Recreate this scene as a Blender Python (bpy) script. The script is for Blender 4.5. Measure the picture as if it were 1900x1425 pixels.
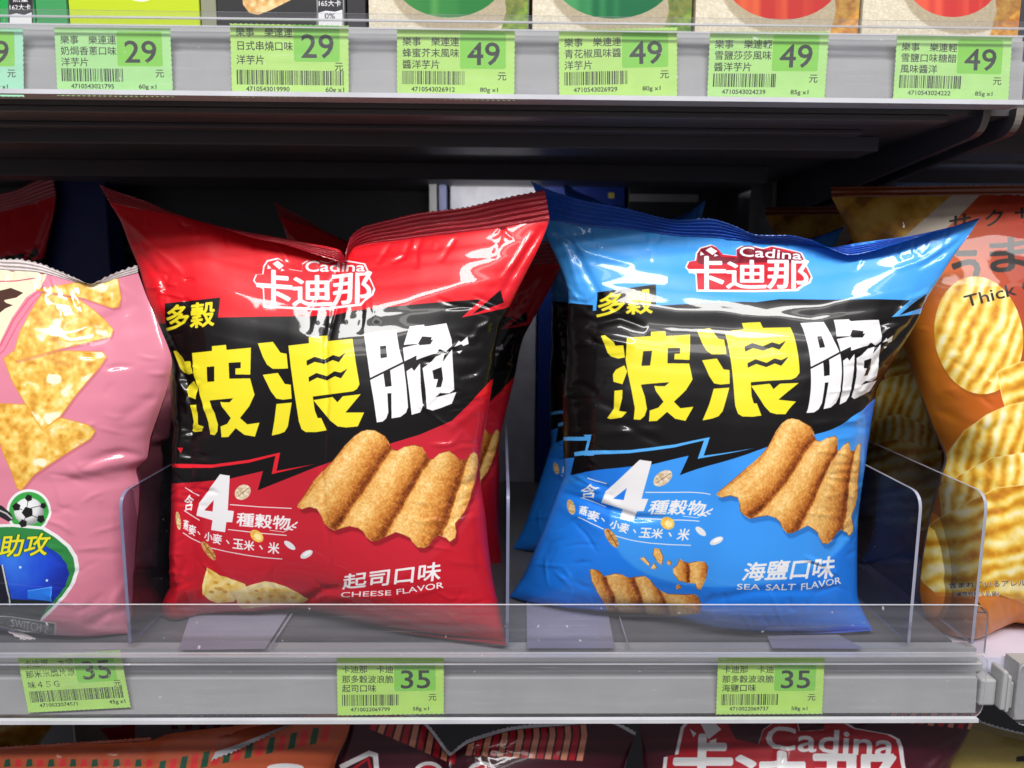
import bpy, math, random
import numpy as np
from mathutils import Vector, Matrix

random.seed(5)
rng = np.random.default_rng(7)
for o in list(bpy.data.objects):
    bpy.data.objects.remove(o)
S = bpy.context.scene
COL = S.collection

# ------------------------------------------------------------------ camera
EYE = 0.62
PITCH, YAW, ROLL, LENS = 8.2, 0.9, 0.42, 26.0
FPX = LENS / 36.0 * 1900.0
cam = bpy.data.objects.new("camera", bpy.data.cameras.new("camera"))
COL.objects.link(cam)
cam.data.lens = LENS
cam.data.sensor_width = 36.0
cam.data.clip_start = 0.01
cam.data.clip_end = 50
RC = Matrix.Rotation(-math.radians(YAW), 3, 'Z') @ Matrix.Rotation(math.radians(90 - PITCH), 3, 'X') @ Matrix.Rotation(math.radians(ROLL), 3, 'Z')
cam.matrix_world = Matrix.Translation((0, 0, EYE)) @ RC.to_4x4()
cam.data.dof.use_dof = True
cam.data.dof.focus_distance = 0.41
cam.data.dof.aperture_fstop = 9.0
S.camera = cam
CAMP = np.array([0.0, 0.0, EYE])
RCN = np.array(RC)

# ------------------------------------------------------------------ light
world = bpy.data.worlds.new("World")
S.world = world
world.use_nodes = True
_nt = world.node_tree
_bg = _nt.nodes["Background"]
_tc = _nt.nodes.new("ShaderNodeTexCoord")
_sx = _nt.nodes.new("ShaderNodeSeparateXYZ")
_rp = _nt.nodes.new("ShaderNodeValToRGB")
_nt.links.new(_tc.outputs["Generated"], _sx.inputs[0])
_mp = _nt.nodes.new("ShaderNodeMapRange")
_mp.inputs[1].default_value = -1
_nt.links.new(_sx.outputs["Z"], _mp.inputs[0])
_nt.links.new(_mp.outputs[0], _rp.inputs[0])
_rp.color_ramp.elements[0].color = (0.20, 0.19, 0.20, 1)
_rp.color_ramp.elements[1].color = (0.75, 0.76, 0.80, 1)
_e = _rp.color_ramp.elements.new(0.47); _e.color = (0.30, 0.29, 0.31, 1)
_e = _rp.color_ramp.elements.new(0.80); _e.color = (0.32, 0.31, 0.34, 1)
_nt.links.new(_rp.outputs[0], _bg.inputs[0])
_bg.inputs[1].default_value = 0.60


def strip_light(name, loc, target, sx, sy, power, col=(1, 0.985, 0.96)):
    l = bpy.data.lights.new(name, 'AREA')
    l.shape = 'RECTANGLE'
    l.size, l.size_y = sx, sy
    l.energy = power
    l.color = col
    ob = bpy.data.objects.new(name, l)
    ob.location = loc
    d = Vector(target) - Vector(loc)
    ob.rotation_euler = d.to_track_quat('-Z', 'Y').to_euler()
    COL.objects.link(ob)
    return ob


strip_light("ceiling_tube_light", (0.0, -0.80, EYE + 1.35), (0, 0.4, EYE - 0.1), 2.6, 0.22, 60)
strip_light("ceiling_tube_light", (0.0, -1.35, EYE + 1.5), (0, 0.4, EYE - 0.1), 3.0, 0.10, 6)
strip_light("added_carton_light", (-0.005, 0.69, EYE + 0.086), (-0.005, 0.775, EYE + 0.03), 0.12, 0.02, 0.085)  # small lamp added under the board to brighten the white carton
S.view_settings.view_transform = 'Standard'
S.view_settings.look = 'None'
S.view_settings.exposure = 0.0
S.view_settings.gamma = 1.0
S.render.engine = 'CYCLES'
S.cycles.max_bounces = 10
S.cycles.transparent_max_bounces = 24
S.cycles.caustics_reflective = False
S.cycles.caustics_refractive = False
S.cycles.use_denoising = True

# ------------------------------------------------------------------ photo rays -> places in the shop


def ray(px, py):
    px = np.asarray(px, float); py = np.asarray(py, float)
    d = np.stack([(px - 950) / FPX, -(py - 712.5) / FPX, -np.ones_like(px)], -1)
    return d @ RCN.T


def at(px, py, Y):
    d = ray(px, py)
    return CAMP + d * (np.asarray(Y, float) / d[..., 1])[..., None]


def atz(px, py, Z):
    d = ray(px, py)
    return CAMP + d * ((np.asarray(Z, float) - EYE) / d[..., 2])[..., None]


def atx(px, py, X):
    d = ray(px, py)
    return CAMP + d * (np.asarray(X, float) / d[..., 0])[..., None]


def proj(P):
    q = (np.asarray(P, float) - CAMP) @ RCN
    return 950 + FPX * q[..., 0] / -q[..., 2], 712.5 - FPX * q[..., 1] / -q[..., 2]


YR = 0.400                                   # plane of both price rails
ZS = float(at(950, 1209, YR)[2])             # top of the lower shelf
ZU = float(at(950, 62, YR)[2])               # top of the upper shelf

# ------------------------------------------------------------------ small noise library


def _hash(ix, iy, seed):
    h = (ix.astype(np.int64) * 374761393 + iy.astype(np.int64) * 668265263 + seed * 974711) & 0xffffffff
    h = ((h ^ (h >> 13)) * 1274126177) & 0xffffffff
    return ((h ^ (h >> 16)) & 0xffff) / 65535.0


def vnoise(x, y, seed=0):
    ix = np.floor(x); iy = np.floor(y)
    fx = x - ix; fy = y - iy
    fx = fx * fx * (3 - 2 * fx); fy = fy * fy * (3 - 2 * fy)
    a = _hash(ix, iy, seed); b = _hash(ix + 1, iy, seed)
    c = _hash(ix, iy + 1, seed); d = _hash(ix + 1, iy + 1, seed)
    return (a * (1 - fx) + b * fx) * (1 - fy) + (c * (1 - fx) + d * fx) * fy


def fbm(x, y, seed=0, oct=4):
    s = 0; a = 0.5
    for i in range(oct):
        s = s + a * vnoise(x * 2 ** i, y * 2 ** i, seed + i * 17)
        a *= 0.5
    return s / (1 - 0.5 ** oct)


# ------------------------------------------------------------------ print shop: rasterises printed artwork
_glyph = {}


def glyph_tris(s, bold=0.0):
    k = (s, bold)
    if k not in _glyph:
        c = bpy.data.curves.new("lettering", 'FONT')
        c.body = s; c.size = 1; c.resolution_u = 3; c.offset = bold
        ob = bpy.data.objects.new("lettering", c)
        m = bpy.data.meshes.new_from_object(ob)
        m.calc_loop_triangles()
        v = np.array([p.co[:2] for p in m.vertices])
        t = np.array([q.vertices[:] for q in m.loop_triangles])
        lo, hi = v.min(0), v.max(0)
        _glyph[k] = ((v - lo) / (hi - lo))[t]
        bpy.data.objects.remove(ob); bpy.data.curves.remove(c); bpy.data.meshes.remove(m)
    return _glyph[k]


class Art:
    def __init__(s, x0, y0, x1, y1, k, base):
        s.x0, s.y0, s.k = x0, y0, k
        s.W, s.H = int((x1 - x0) * k), int((y1 - y0) * k)
        s.img = np.empty((s.H, s.W, 3), np.float32)
        s.img[:] = np.array(base, np.float32) / 255.0

    def _mask(s, polys, ss=2):
        A = polys if isinstance(polys, np.ndarray) else [np.asarray(p, float) for p in polys]
        if isinstance(A, np.ndarray):
            lo, hi = A.min((0, 1)), A.max((0, 1))
        else:
            lo = np.min([a.min(0) for a in A], 0); hi = np.max([a.max(0) for a in A], 0)
        c0 = max(0, int((lo[0] - s.x0) * s.k) - 1); r0 = max(0, int((lo[1] - s.y0) * s.k) - 1)
        c1 = min(s.W, int((hi[0] - s.x0) * s.k) + 2); r1 = min(s.H, int((hi[1] - s.y0) * s.k) + 2)
        if c1 <= c0 or r1 <= r0:
            return None
        w, h = (c1 - c0) * ss, (r1 - r0) * ss
        E = []
        if isinstance(A, np.ndarray):
            b = ((A - [s.x0, s.y0]) * s.k - [c0, r0]) * ss
            E = [np.concatenate([b, np.roll(b, -1, 1)], 2).reshape(-1, 4)]
            A = []
        for a in A:
            b = np.empty_like(a)
            b[:, 0] = ((a[:, 0] - s.x0) * s.k - c0) * ss
            b[:, 1] = ((a[:, 1] - s.y0) * s.k - r0) * ss
            E.append(np.concatenate([b, np.roll(b, -1, 0)], 1))
        E = np.concatenate(E)
        E = E[E[:, 1] != E[:, 3]]
        sg = np.where(E[:, 3] > E[:, 1], 1, -1)
        ya = np.minimum(E[:, 1], E[:, 3]); yb = np.maximum(E[:, 1], E[:, 3])
        ra = np.clip(np.ceil(ya - .5), 0, h).astype(int); rb = np.clip(np.ceil(yb - .5), 0, h).astype(int)
        n = np.maximum(rb - ra, 0)
        idx = np.repeat(np.arange(len(E)), n)
        if len(idx) == 0:
            return None
        rows = np.arange(len(idx)) - np.repeat(np.cumsum(n) - n, n) + ra[idx]
        e = E[idx]
        x = e[:, 0] + (rows + .5 - e[:, 1]) * (e[:, 2] - e[:, 0]) / (e[:, 3] - e[:, 1])
        cols = np.clip(np.ceil(x - .5), 0, w).astype(int)
        buf = np.zeros((h, w + 1), np.int32)
        np.add.at(buf, (rows, cols), sg[idx])
        m = (np.cumsum(buf, 1)[:, :w] != 0).astype(np.float32)
        m = m.reshape(r1 - r0, ss, c1 - c0, ss).mean((1, 3))
        return r0, r1, c0, c1, m

    def fill(s, polys, col, alpha=1.0, soft=0):
        if np.ndim(polys[0]) == 1:
            polys = [polys]
        r = s._mask(polys)
        if r is None:
            return
        r0, r1, c0, c1, m = r
        if soft:
            for _ in range(soft):
                p = np.pad(m, 1, mode='edge')
                m = (p[:-2, 1:-1] + p[2:, 1:-1] + p[1:-1, :-2] + p[1:-1, 2:] + p[1:-1, 1:-1]) / 5
        X, Y = np.meshgrid((np.arange(c0, c1) + .5) / s.k + s.x0, (np.arange(r0, r1) + .5) / s.k + s.y0)
        c = col(X, Y) / 255.0 if callable(col) else np.array(col, np.float32) / 255.0
        if callable(alpha):
            alpha = alpha(X, Y)
        a = (m * alpha)[..., None]
        s.img[r0:r1, c0:c1] = s.img[r0:r1, c0:c1] * (1 - a) + c * a

    def text(s, t, quad, col, bold=0.0, alpha=1.0):
        g = glyph_tris(t)
        TL, TR, BR, BL = [np.array(q, float) for q in quad]
        u = g[..., 0:1]; v = 1 - g[..., 1:2]
        P = (TL * (1 - u) + TR * u) * (1 - v) + (BL * (1 - u) + BR * u) * v
        ar = (P[:, 1, 0] - P[:, 0, 0]) * (P[:, 2, 1] - P[:, 0, 1]) - (P[:, 2, 0] - P[:, 0, 0]) * (P[:, 1, 1] - P[:, 0, 1])
        P[ar < 0] = P[ar < 0][:, ::-1]
        if bold:                                  # heavier strokes: the glyph swept by a small disc
            r = bold * 0.55 * math.hypot(*(BL - TL))
            P = np.concatenate([P] + [P + np.array([math.cos(a), math.sin(a)]) * r for a in np.arange(10) * math.pi / 5])
        s.fill(P, col, alpha)

    def row(s, t, x, y, size, col, bold=0.0, ang=0.0):
        """text on a straight baseline with natural letter widths; size = cap height of an ideograph"""
        c = bpy.data.curves.new("lettering", 'FONT')
        c.body = t; c.size = 1; c.resolution_u = 3
        ob = bpy.data.objects.new("lettering", c)
        m = bpy.data.meshes.new_from_object(ob); m.calc_loop_triangles()
        v = np.array([p.co[:2] for p in m.vertices]); T = np.array([q.vertices[:] for q in m.loop_triangles])
        bpy.data.objects.remove(ob); bpy.data.curves.remove(c); bpy.data.meshes.remove(m)
        v = v * size
        ca, sa = math.cos(ang), math.sin(ang)
        P = np.stack([x + v[:, 0] * ca + v[:, 1] * sa, y - v[:, 1] * ca + v[:, 0] * sa], -1)[T]
        ar = (P[:, 1, 0] - P[:, 0, 0]) * (P[:, 2, 1] - P[:, 0, 1]) - (P[:, 2, 0] - P[:, 0, 0]) * (P[:, 1, 1] - P[:, 0, 1])
        P[ar < 0] = P[ar < 0][:, ::-1]
        if bold:
            P = np.concatenate([P] + [P + np.array([math.cos(a), math.sin(a)]) * bold * .55 * size for a in np.arange(8) * math.pi / 4])
        s.fill(P, col)

    def line(s, pts, w, col, alpha=1.0):
        p = np.asarray(pts, float)
        Q = []
        for a, b in zip(p[:-1], p[1:]):
            d = b - a; d = d / (np.hypot(*d) + 1e-9) * w / 2; n = np.array([-d[1], d[0]])
            e = d * .5
            Q.append(np.array([a + n - e, a - n - e, b - n + e, b + n + e]))
        s.fill(Q, col, alpha)

    def ell(s, cx, cy, rx, ry, col, ang=0.0, alpha=1.0, soft=0):
        t = np.linspace(0, 2 * math.pi, 40, endpoint=False)
        x, y = rx * np.cos(t), ry * np.sin(t)
        ca, sa = math.cos(ang), math.sin(ang)
        s.fill(np.stack([cx + x * ca - y * sa, cy + x * sa + y * ca], -1), col, alpha, soft)

    def sample(s, px, py):
        x = np.clip((px - s.x0) * s.k - .5, 0, s.W - 1.001); y = np.clip((py - s.y0) * s.k - .5, 0, s.H - 1.001)
        ix = x.astype(int); iy = y.astype(int)
        fx = (x - ix)[..., None].astype(np.float32); fy = (y - iy)[..., None].astype(np.float32)
        I = s.img
        return (I[iy, ix] * (1 - fx) + I[iy, ix + 1] * fx) * (1 - fy) + (I[iy + 1, ix] * (1 - fx) + I[iy + 1, ix + 1] * fx) * fy


def to_image(name, arr):
    """arr: rows top to bottom, sRGB 0..1"""
    h, w = arr.shape[:2]
    im = bpy.data.images.new(name, w, h)
    a = np.ones((h, w, 4), np.float32)
    a[..., :3] = np.clip(arr[::-1], 0, 1)
    im.pixels.foreach_set(a.ravel())
    im.update()
    im.pack()
    return im


# ------------------------------------------------------------------ materials


def lin(c):
    c = np.array(c, float) / 255.0
    return tuple(np.where(c <= 0.04045, c / 12.92, ((c + 0.055) / 1.055) ** 2.4))


def _pr(m):
    m.use_nodes = True
    nt = m.node_tree
    return nt, nt.nodes["Principled BSDF"]


def bump(nt, b, scale, strength, dist, detail=3, rough=0.55, distort=0.0):
    tc = nt.nodes.new("ShaderNodeTexCoord")
    n = nt.nodes.new("ShaderNodeTexNoise")
    n.inputs["Scale"].default_value = scale
    n.inputs["Detail"].default_value = detail
    n.inputs["Roughness"].default_value = rough
    n.inputs["Distortion"].default_value = distort
    bp = nt.nodes.new("ShaderNodeBump")
    bp.inputs["Strength"].default_value = strength
    bp.inputs["Distance"].default_value = dist
    nt.links.new(tc.outputs["Object"], n.inputs["Vector"])
    nt.links.new(n.outputs["Fac"], bp.inputs["Height"])
    nt.links.new(bp.outputs["Normal"], b.inputs["Normal"])
    if "Coat Normal" in b.inputs and b.inputs["Coat Weight"].default_value > 0:
        nt.links.new(bp.outputs["Normal"], b.inputs["Coat Normal"])
    return n


def plain(name, col, rough=0.45, metal=0.0, var=0.12, scale=60, coat=0.0, bmp=0.15, spec=0.5):
    m = bpy.data.materials.new(name)
    nt, b = _pr(m)
    b.inputs["Roughness"].default_value = rough
    b.inputs["Metallic"].default_value = metal
    b.inputs["Coat Weight"].default_value = coat
    b.inputs["Coat Roughness"].default_value = 0.06
    b.inputs["Specular IOR Level"].default_value = spec
    n = bump(nt, b, scale, bmp, 0.0004)
    c = lin(col)
    r = nt.nodes.new("ShaderNodeValToRGB")
    r.color_ramp.elements[0].position = 0.3
    r.color_ramp.elements[1].position = 0.7
    r.color_ramp.elements[0].color = tuple(x * (1 - var) for x in c) + (1,)
    r.color_ramp.elements[1].color = tuple(min(1, x * (1 + var)) for x in c) + (1,)
    nt.links.new(n.outputs["Fac"], r.inputs[0])
    nt.links.new(r.outputs[0], b.inputs["Base Color"])
    return m


def film(name, im, rough=0.32, coat=0.55, strength=0.03, scale=60, dist=0.0006, crough=0.03):
    m = bpy.data.materials.new(name)
    nt, b = _pr(m)
    t = nt.nodes.new("ShaderNodeTexImage")
    t.image = im
    t.extension = 'EXTEND'
    nt.links.new(t.outputs[0], b.inputs["Base Color"])
    b.inputs["Roughness"].default_value = rough
    b.inputs["Coat Weight"].default_value = coat
    b.inputs["Coat Roughness"].default_value = crough
    b.inputs["Specular IOR Level"].default_value = 0.22
    bump(nt, b, scale, strength, dist, 3, 0.5, 0.6)
    return m


def paper(name, im):
    m = bpy.data.materials.new(name)
    nt, b = _pr(m)
    t = nt.nodes.new("ShaderNodeTexImage")
    t.image = im
    nt.links.new(t.outputs[0], b.inputs["Base Color"])
    b.inputs["Roughness"].default_value = 0.7
    bump(nt, b, 400, 0.1, 0.0002)
    return m


def clear(name, tint=(0.93, 0.94, 0.97), haze=0.05, rough=0.04, ior=1.49, hazecol=(0.75, 0.75, 0.8), gain=1.0):
    m = bpy.data.materials.new(name)
    m.use_nodes = True
    nt = m.node_tree
    nt.nodes.clear()
    out = nt.nodes.new("ShaderNodeOutputMaterial")
    tr = nt.nodes.new("ShaderNodeBsdfTransparent"); tr.inputs[0].default_value = tint + (1,)
    gl = nt.nodes.new("ShaderNodeBsdfGlossy"); gl.inputs["Roughness"].default_value = rough
    df = nt.nodes.new("ShaderNodeBsdfDiffuse"); df.inputs[0].default_value = hazecol + (1,)
    fr = nt.nodes.new("ShaderNodeLayerWeight"); fr.inputs[0].default_value = 0.5
    pw = nt.nodes.new("ShaderNodeMath"); pw.operation = 'POWER'; pw.inputs[1].default_value = 5.0
    mu = nt.nodes.new("ShaderNodeMath"); mu.operation = 'MULTIPLY_ADD'; mu.use_clamp = True
    mu.inputs[1].default_value = 0.95 * gain; mu.inputs[2].default_value = 0.04 * gain
    nt.links.new(fr.outputs["Facing"], pw.inputs[0]); nt.links.new(pw.outputs[0], mu.inputs[0])
    tc = nt.nodes.new("ShaderNodeTexCoord")
    no = nt.nodes.new("ShaderNodeTexNoise"); no.inputs["Scale"].default_value = 45; no.inputs["Detail"].default_value = 5
    mp = nt.nodes.new("ShaderNodeMapping"); mp.inputs["Scale"].default_value = (0.25, 1, 4)
    mr = nt.nodes.new("ShaderNodeMapRange")
    mr.inputs[1].default_value = 0.3; mr.inputs[2].default_value = 0.75
    mr.inputs[3].default_value = haze * 0.5; mr.inputs[4].default_value = haze * 1.5
    nt.links.new(tc.outputs["Object"], mp.inputs[0]); nt.links.new(mp.outputs[0], no.inputs["Vector"])
    nt.links.new(no.outputs["Fac"], mr.inputs[0])
    dn = nt.nodes.new("ShaderNodeTexNoise"); dn.inputs["Scale"].default_value = 260; dn.inputs["Detail"].default_value = 1
    dr = nt.nodes.new("ShaderNodeMapRange"); dr.inputs[1].default_value = 0.76; dr.inputs[2].default_value = 0.82; dr.inputs[4].default_value = 0.55
    sm_ = nt.nodes.new("ShaderNodeMapping"); sm_.inputs["Scale"].default_value = (12, 90, 420); sm_.inputs["Rotation"].default_value = (0, 0.06, 0)
    sn = nt.nodes.new("ShaderNodeTexNoise"); sn.inputs["Scale"].default_value = 2; sn.inputs["Detail"].default_value = 2
    sr = nt.nodes.new("ShaderNodeMapRange"); sr.inputs[1].default_value = 0.62; sr.inputs[2].default_value = 0.75; sr.inputs[4].default_value = 0.07
    a1 = nt.nodes.new("ShaderNodeMath"); a2 = nt.nodes.new("ShaderNodeMath")
    nt.links.new(tc.outputs["Object"], dn.inputs["Vector"]); nt.links.new(dn.outputs["Fac"], dr.inputs[0])
    nt.links.new(tc.outputs["Object"], sm_.inputs[0]); nt.links.new(sm_.outputs[0], sn.inputs["Vector"]); nt.links.new(sn.outputs["Fac"], sr.inputs[0])
    nt.links.new(mr.outputs[0], a1.inputs[0]); nt.links.new(dr.outputs[0], a1.inputs[1])
    nt.links.new(a1.outputs[0], a2.inputs[0]); nt.links.new(sr.outputs[0], a2.inputs[1])
    m1 = nt.nodes.new("ShaderNodeMixShader"); m2 = nt.nodes.new("ShaderNodeMixShader")
    nt.links.new(a2.outputs[0], m1.inputs[0]); nt.links.new(tr.outputs[0], m1.inputs[1]); nt.links.new(df.outputs[0], m1.inputs[2])
    nt.links.new(mu.outputs[0], m2.inputs[0]); nt.links.new(m1.outputs[0], m2.inputs[1]); nt.links.new(gl.outputs[0], m2.inputs[2])
    nt.links.new(m2.outputs[0], out.inputs[0])
    return m


M_CHAN = plain("grey_rail_plastic", (166, 167, 168), 0.5, var=0.07, scale=22, bmp=0.05)
M_CLEAR = clear("clear_rail_cover", (0.985, 0.985, 0.99), haze=0.03)
M_GUARD = clear("clear_acrylic_guard", (0.90, 0.90, 0.92), haze=0.05, gain=1.2)
M_DIV = clear("clear_divider", (0.72, 0.73, 0.80), haze=0.015, rough=0.02, gain=1.3)
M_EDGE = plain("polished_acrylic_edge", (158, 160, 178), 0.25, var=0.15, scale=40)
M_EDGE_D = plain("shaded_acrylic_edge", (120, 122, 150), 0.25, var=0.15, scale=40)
M_LIP = plain("milky_clear_lip", (205, 206, 212), 0.2, var=0.1, scale=25, coat=0.5)
M_BLACK = plain("black_shelf_steel", (92, 88, 90), 0.38, var=0.06, scale=20, bmp=0.03, spec=0.35)
M_BLACK2 = plain("dark_bracket_steel", (78, 77, 82), 0.35, var=0.06, scale=20, bmp=0.03, spec=0.35)
M_STEEL = plain("worn_bracket_edge", (130, 124, 116), 0.4, var=0.2, scale=60)
M_BOARD = plain("dark_shelf_liner", (92, 92, 96), 0.35, var=0.06, scale=25, bmp=0.04)
M_PALE = plain("pale_reflection_and_seam", (140, 138, 156), 0.35, var=0.08, scale=20, bmp=0.04)  # colour of the painted floor reflections and the thin board seams
M_PALEB = plain("pale_shelf_board", (205, 203, 222), 0.4, var=0.04, scale=20, bmp=0.04)
M_BACK = plain("dark_back_panel", (58, 58, 62), 0.4, var=0.1, scale=10)

# ------------------------------------------------------------------ object helpers


def thing(name, label, cat, loc=(0, 0, 0), group=None):
    o = bpy.data.objects.new(name, None)
    o.empty_display_size = 0.02
    COL.objects.link(o)
    o.location = loc
    o["label"] = label
    o["category"] = cat
    if group:
        o["group"] = group
    return o


def mesh_ob(name, verts, faces, mats, parent=None, uv=None, smooth=False, midx=None):
    """verts in world coordinates"""
    me = bpy.data.meshes.new(name)
    v = np.asarray(verts, float)
    if parent is not None:
        v = v - np.array(parent.location)
    me.from_pydata([tuple(p) for p in v], [], [tuple(int(i) for i in f) for f in faces])
    if not isinstance(mats, (list, tuple)):
        mats = [mats]
    for m in mats:
        me.materials.append(m)
    if midx is not None:
        me.polygons.foreach_set("material_index", np.asarray(midx, np.int32))
    if uv is not None:
        l = me.uv_layers.new(name="UVMap")
        vi = np.empty(len(me.loops), np.int32)
        me.loops.foreach_get("vertex_index", vi)
        l.data.foreach_set("uv", np.asarray(uv, np.float32)[vi].ravel())
    if smooth:
        me.polygons.foreach_set("use_smooth", np.ones(len(me.polygons), bool))
    me.update()
    o = bpy.data.objects.new(name, me)
    COL.objects.link(o)
    if parent is not None:
        o.parent = parent
    return o


def tag(o, label, cat, group=None):
    o["label"] = label; o["category"] = cat
    if group:
        o["group"] = group
    return o


def bevel(o, w, seg=2):
    m = o.modifiers.new("bevel", 'BEVEL'); m.width = w; m.segments = seg; m.limit_method = 'ANGLE'
    return o


def prism(poly, axis, a, b):
    """closed polygon (2-D list) extruded along axis ('x','y','z') from a to b -> verts, faces, index of side faces start"""
    n = len(poly)
    V = []
    for w in (a, b):
        for p, q in poly:
            V.append({'x': (w, p, q), 'y': (p, w, q), 'z': (p, q, w)}[axis])
    F = [tuple(range(n))[::-1], tuple(range(n, 2 * n))]
    F += [(i, (i + 1) % n, n + (i + 1) % n, n + i) for i in range(n)]
    return V, F


def box(name, lo, hi, mat, parent=None, bev=0.0):
    V, F = prism([(lo[0], lo[1]), (hi[0], lo[1]), (hi[0], hi[1]), (lo[0], hi[1])], 'z', lo[2], hi[2])
    o = mesh_ob(name, V, F, mat, parent)
    if bev:
        bevel(o, bev)
    return o


def round_poly(pts, rad, seg=6):
    """round the corners of a 2-D polygon; rad per corner"""
    out = []
    n = len(pts)
    for i in range(n):
        p = np.array(pts[i], float); a = np.array(pts[i - 1], float); b = np.array(pts[(i + 1) % n], float)
        r = rad[i]
        if r <= 0:
            out.append(tuple(p)); continue
        da = (a - p) / np.hypot(*(a - p)); db = (b - p) / np.hypot(*(b - p))
        for k in range(seg + 1):
            t = k / seg
            out.append(tuple((1 - t) ** 2 * (p + da * r) + 2 * t * (1 - t) * p + t * t * (p + db * r)))
    return out


def catmull(P, n):
    P = np.asarray(P, float)
    d = np.r_[0, np.cumsum(np.sqrt((np.diff(P[:, :2], axis=0) ** 2).sum(1)))]
    d /= d[-1]
    T = np.empty_like(P)
    T[1:-1] = (P[2:] - P[:-2]) / (d[2:] - d[:-2])[:, None]
    T[0] = (P[1] - P[0]) / (d[1] - d[0]); T[-1] = (P[-1] - P[-2]) / (d[-1] - d[-2])
    t = np.linspace(0, 1, n)
    k = np.clip(np.searchsorted(d, t, side='right') - 1, 0, len(P) - 2)
    h = (d[k + 1] - d[k]); u = ((t - d[k]) / h)[:, None]; h = h[:, None]
    return ((2 * u ** 3 - 3 * u ** 2 + 1) * P[k] + (u ** 3 - 2 * u ** 2 + u) * h * T[k] * .8 + (-2 * u ** 3 + 3 * u ** 2) * P[k + 1] + (u ** 3 - u ** 2) * h * T[k + 1] * .8)


class Frame:
    """flat frame of a standing bag: origin on the shelf, e1 along its foot, e2 up, n towards the viewer"""

    def __init__(s, bl, br, lean=0.0):
        s.O = np.array(bl, float)
        e = np.array(br, float) - s.O; e[2] = 0
        s.e1 = e / np.linalg.norm(e)
        nh = np.cross(s.e1, [0, 0, 1.0])
        s.e2 = np.array([0, 0, math.cos(lean)]) - nh * math.sin(lean)
        s.n = np.cross(s.e1, s.e2)
        s.R = np.stack([s.e1, s.e2, s.n])

    def loc(s, px, py, c=0.0):
        d = ray(px, py)
        t = (np.asarray(c, float) - (CAMP - s.O) @ s.n) / (d @ s.n)
        P = CAMP + d * np.asarray(t)[..., None]
        return (P - s.O) @ s.R.T

    def loc_world(s, P):
        return (np.asarray(P) - s.O) @ s.R.T

    def world(s, L):
        return np.asarray(L) @ s.R + s.O


def curve_pts(F, pts):
    out = []
    for p in pts:
        if len(p) == 4:                       # ('px','py', None, z) -> on that level
            out.append(F.loc_world(atz(p[0], p[1], p[3])))
        else:
            out.append(F.loc(p[0], p[1], p[2] if len(p) > 2 else 0.0))
    return np.array(out)


def grid_faces(nv, nu, off=0):
    i = np.arange(nv - 1)[:, None] * nu + np.arange(nu - 1)[None, :] + off
    return np.stack([i, i + nu, i + nu + 1, i + 1], -1).reshape(-1, 4)


def up2(G, H, W):
    h, w = G.shape[:2]
    y = np.linspace(0, h - 1.0001, H); x = np.linspace(0, w - 1.0001, W)
    iy = y.astype(int); ix = x.astype(int); fy = (y - iy)[:, None]; fx = (x - ix)[None, :]
    a = G[iy][:, ix]; b = G[iy][:, ix + 1]; c = G[iy + 1][:, ix]; d = G[iy + 1][:, ix + 1]
    return (a * (1 - fx) + b * fx) * (1 - fy) + (c * (1 - fx) + d * fx) * fy


def seg_dist(px, py, pts):
    p = np.asarray(pts, float)
    L = np.r_[0, np.cumsum(np.hypot(*np.diff(p, axis=0).T))]
    best = np.full(px.shape, 1e9); u = np.zeros(px.shape); side = np.zeros(px.shape)
    for i in range(len(p) - 1):
        a, d = p[i], p[i + 1] - p[i]
        l2 = d @ d
        t = np.clip(((px - a[0]) * d[0] + (py - a[1]) * d[1]) / l2, 0, 1)
        dx = px - a[0] - t * d[0]; dy = py - a[1] - t * d[1]
        q = np.hypot(dx, dy)
        k = q < best
        best = np.where(k, q, best)
        u = np.where(k, (L[i] + t * math.sqrt(l2)) / L[-1], u)
        side = np.where(k, np.sign(dx * d[1] - dy * d[0]), side)
    return best, u, side


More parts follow.
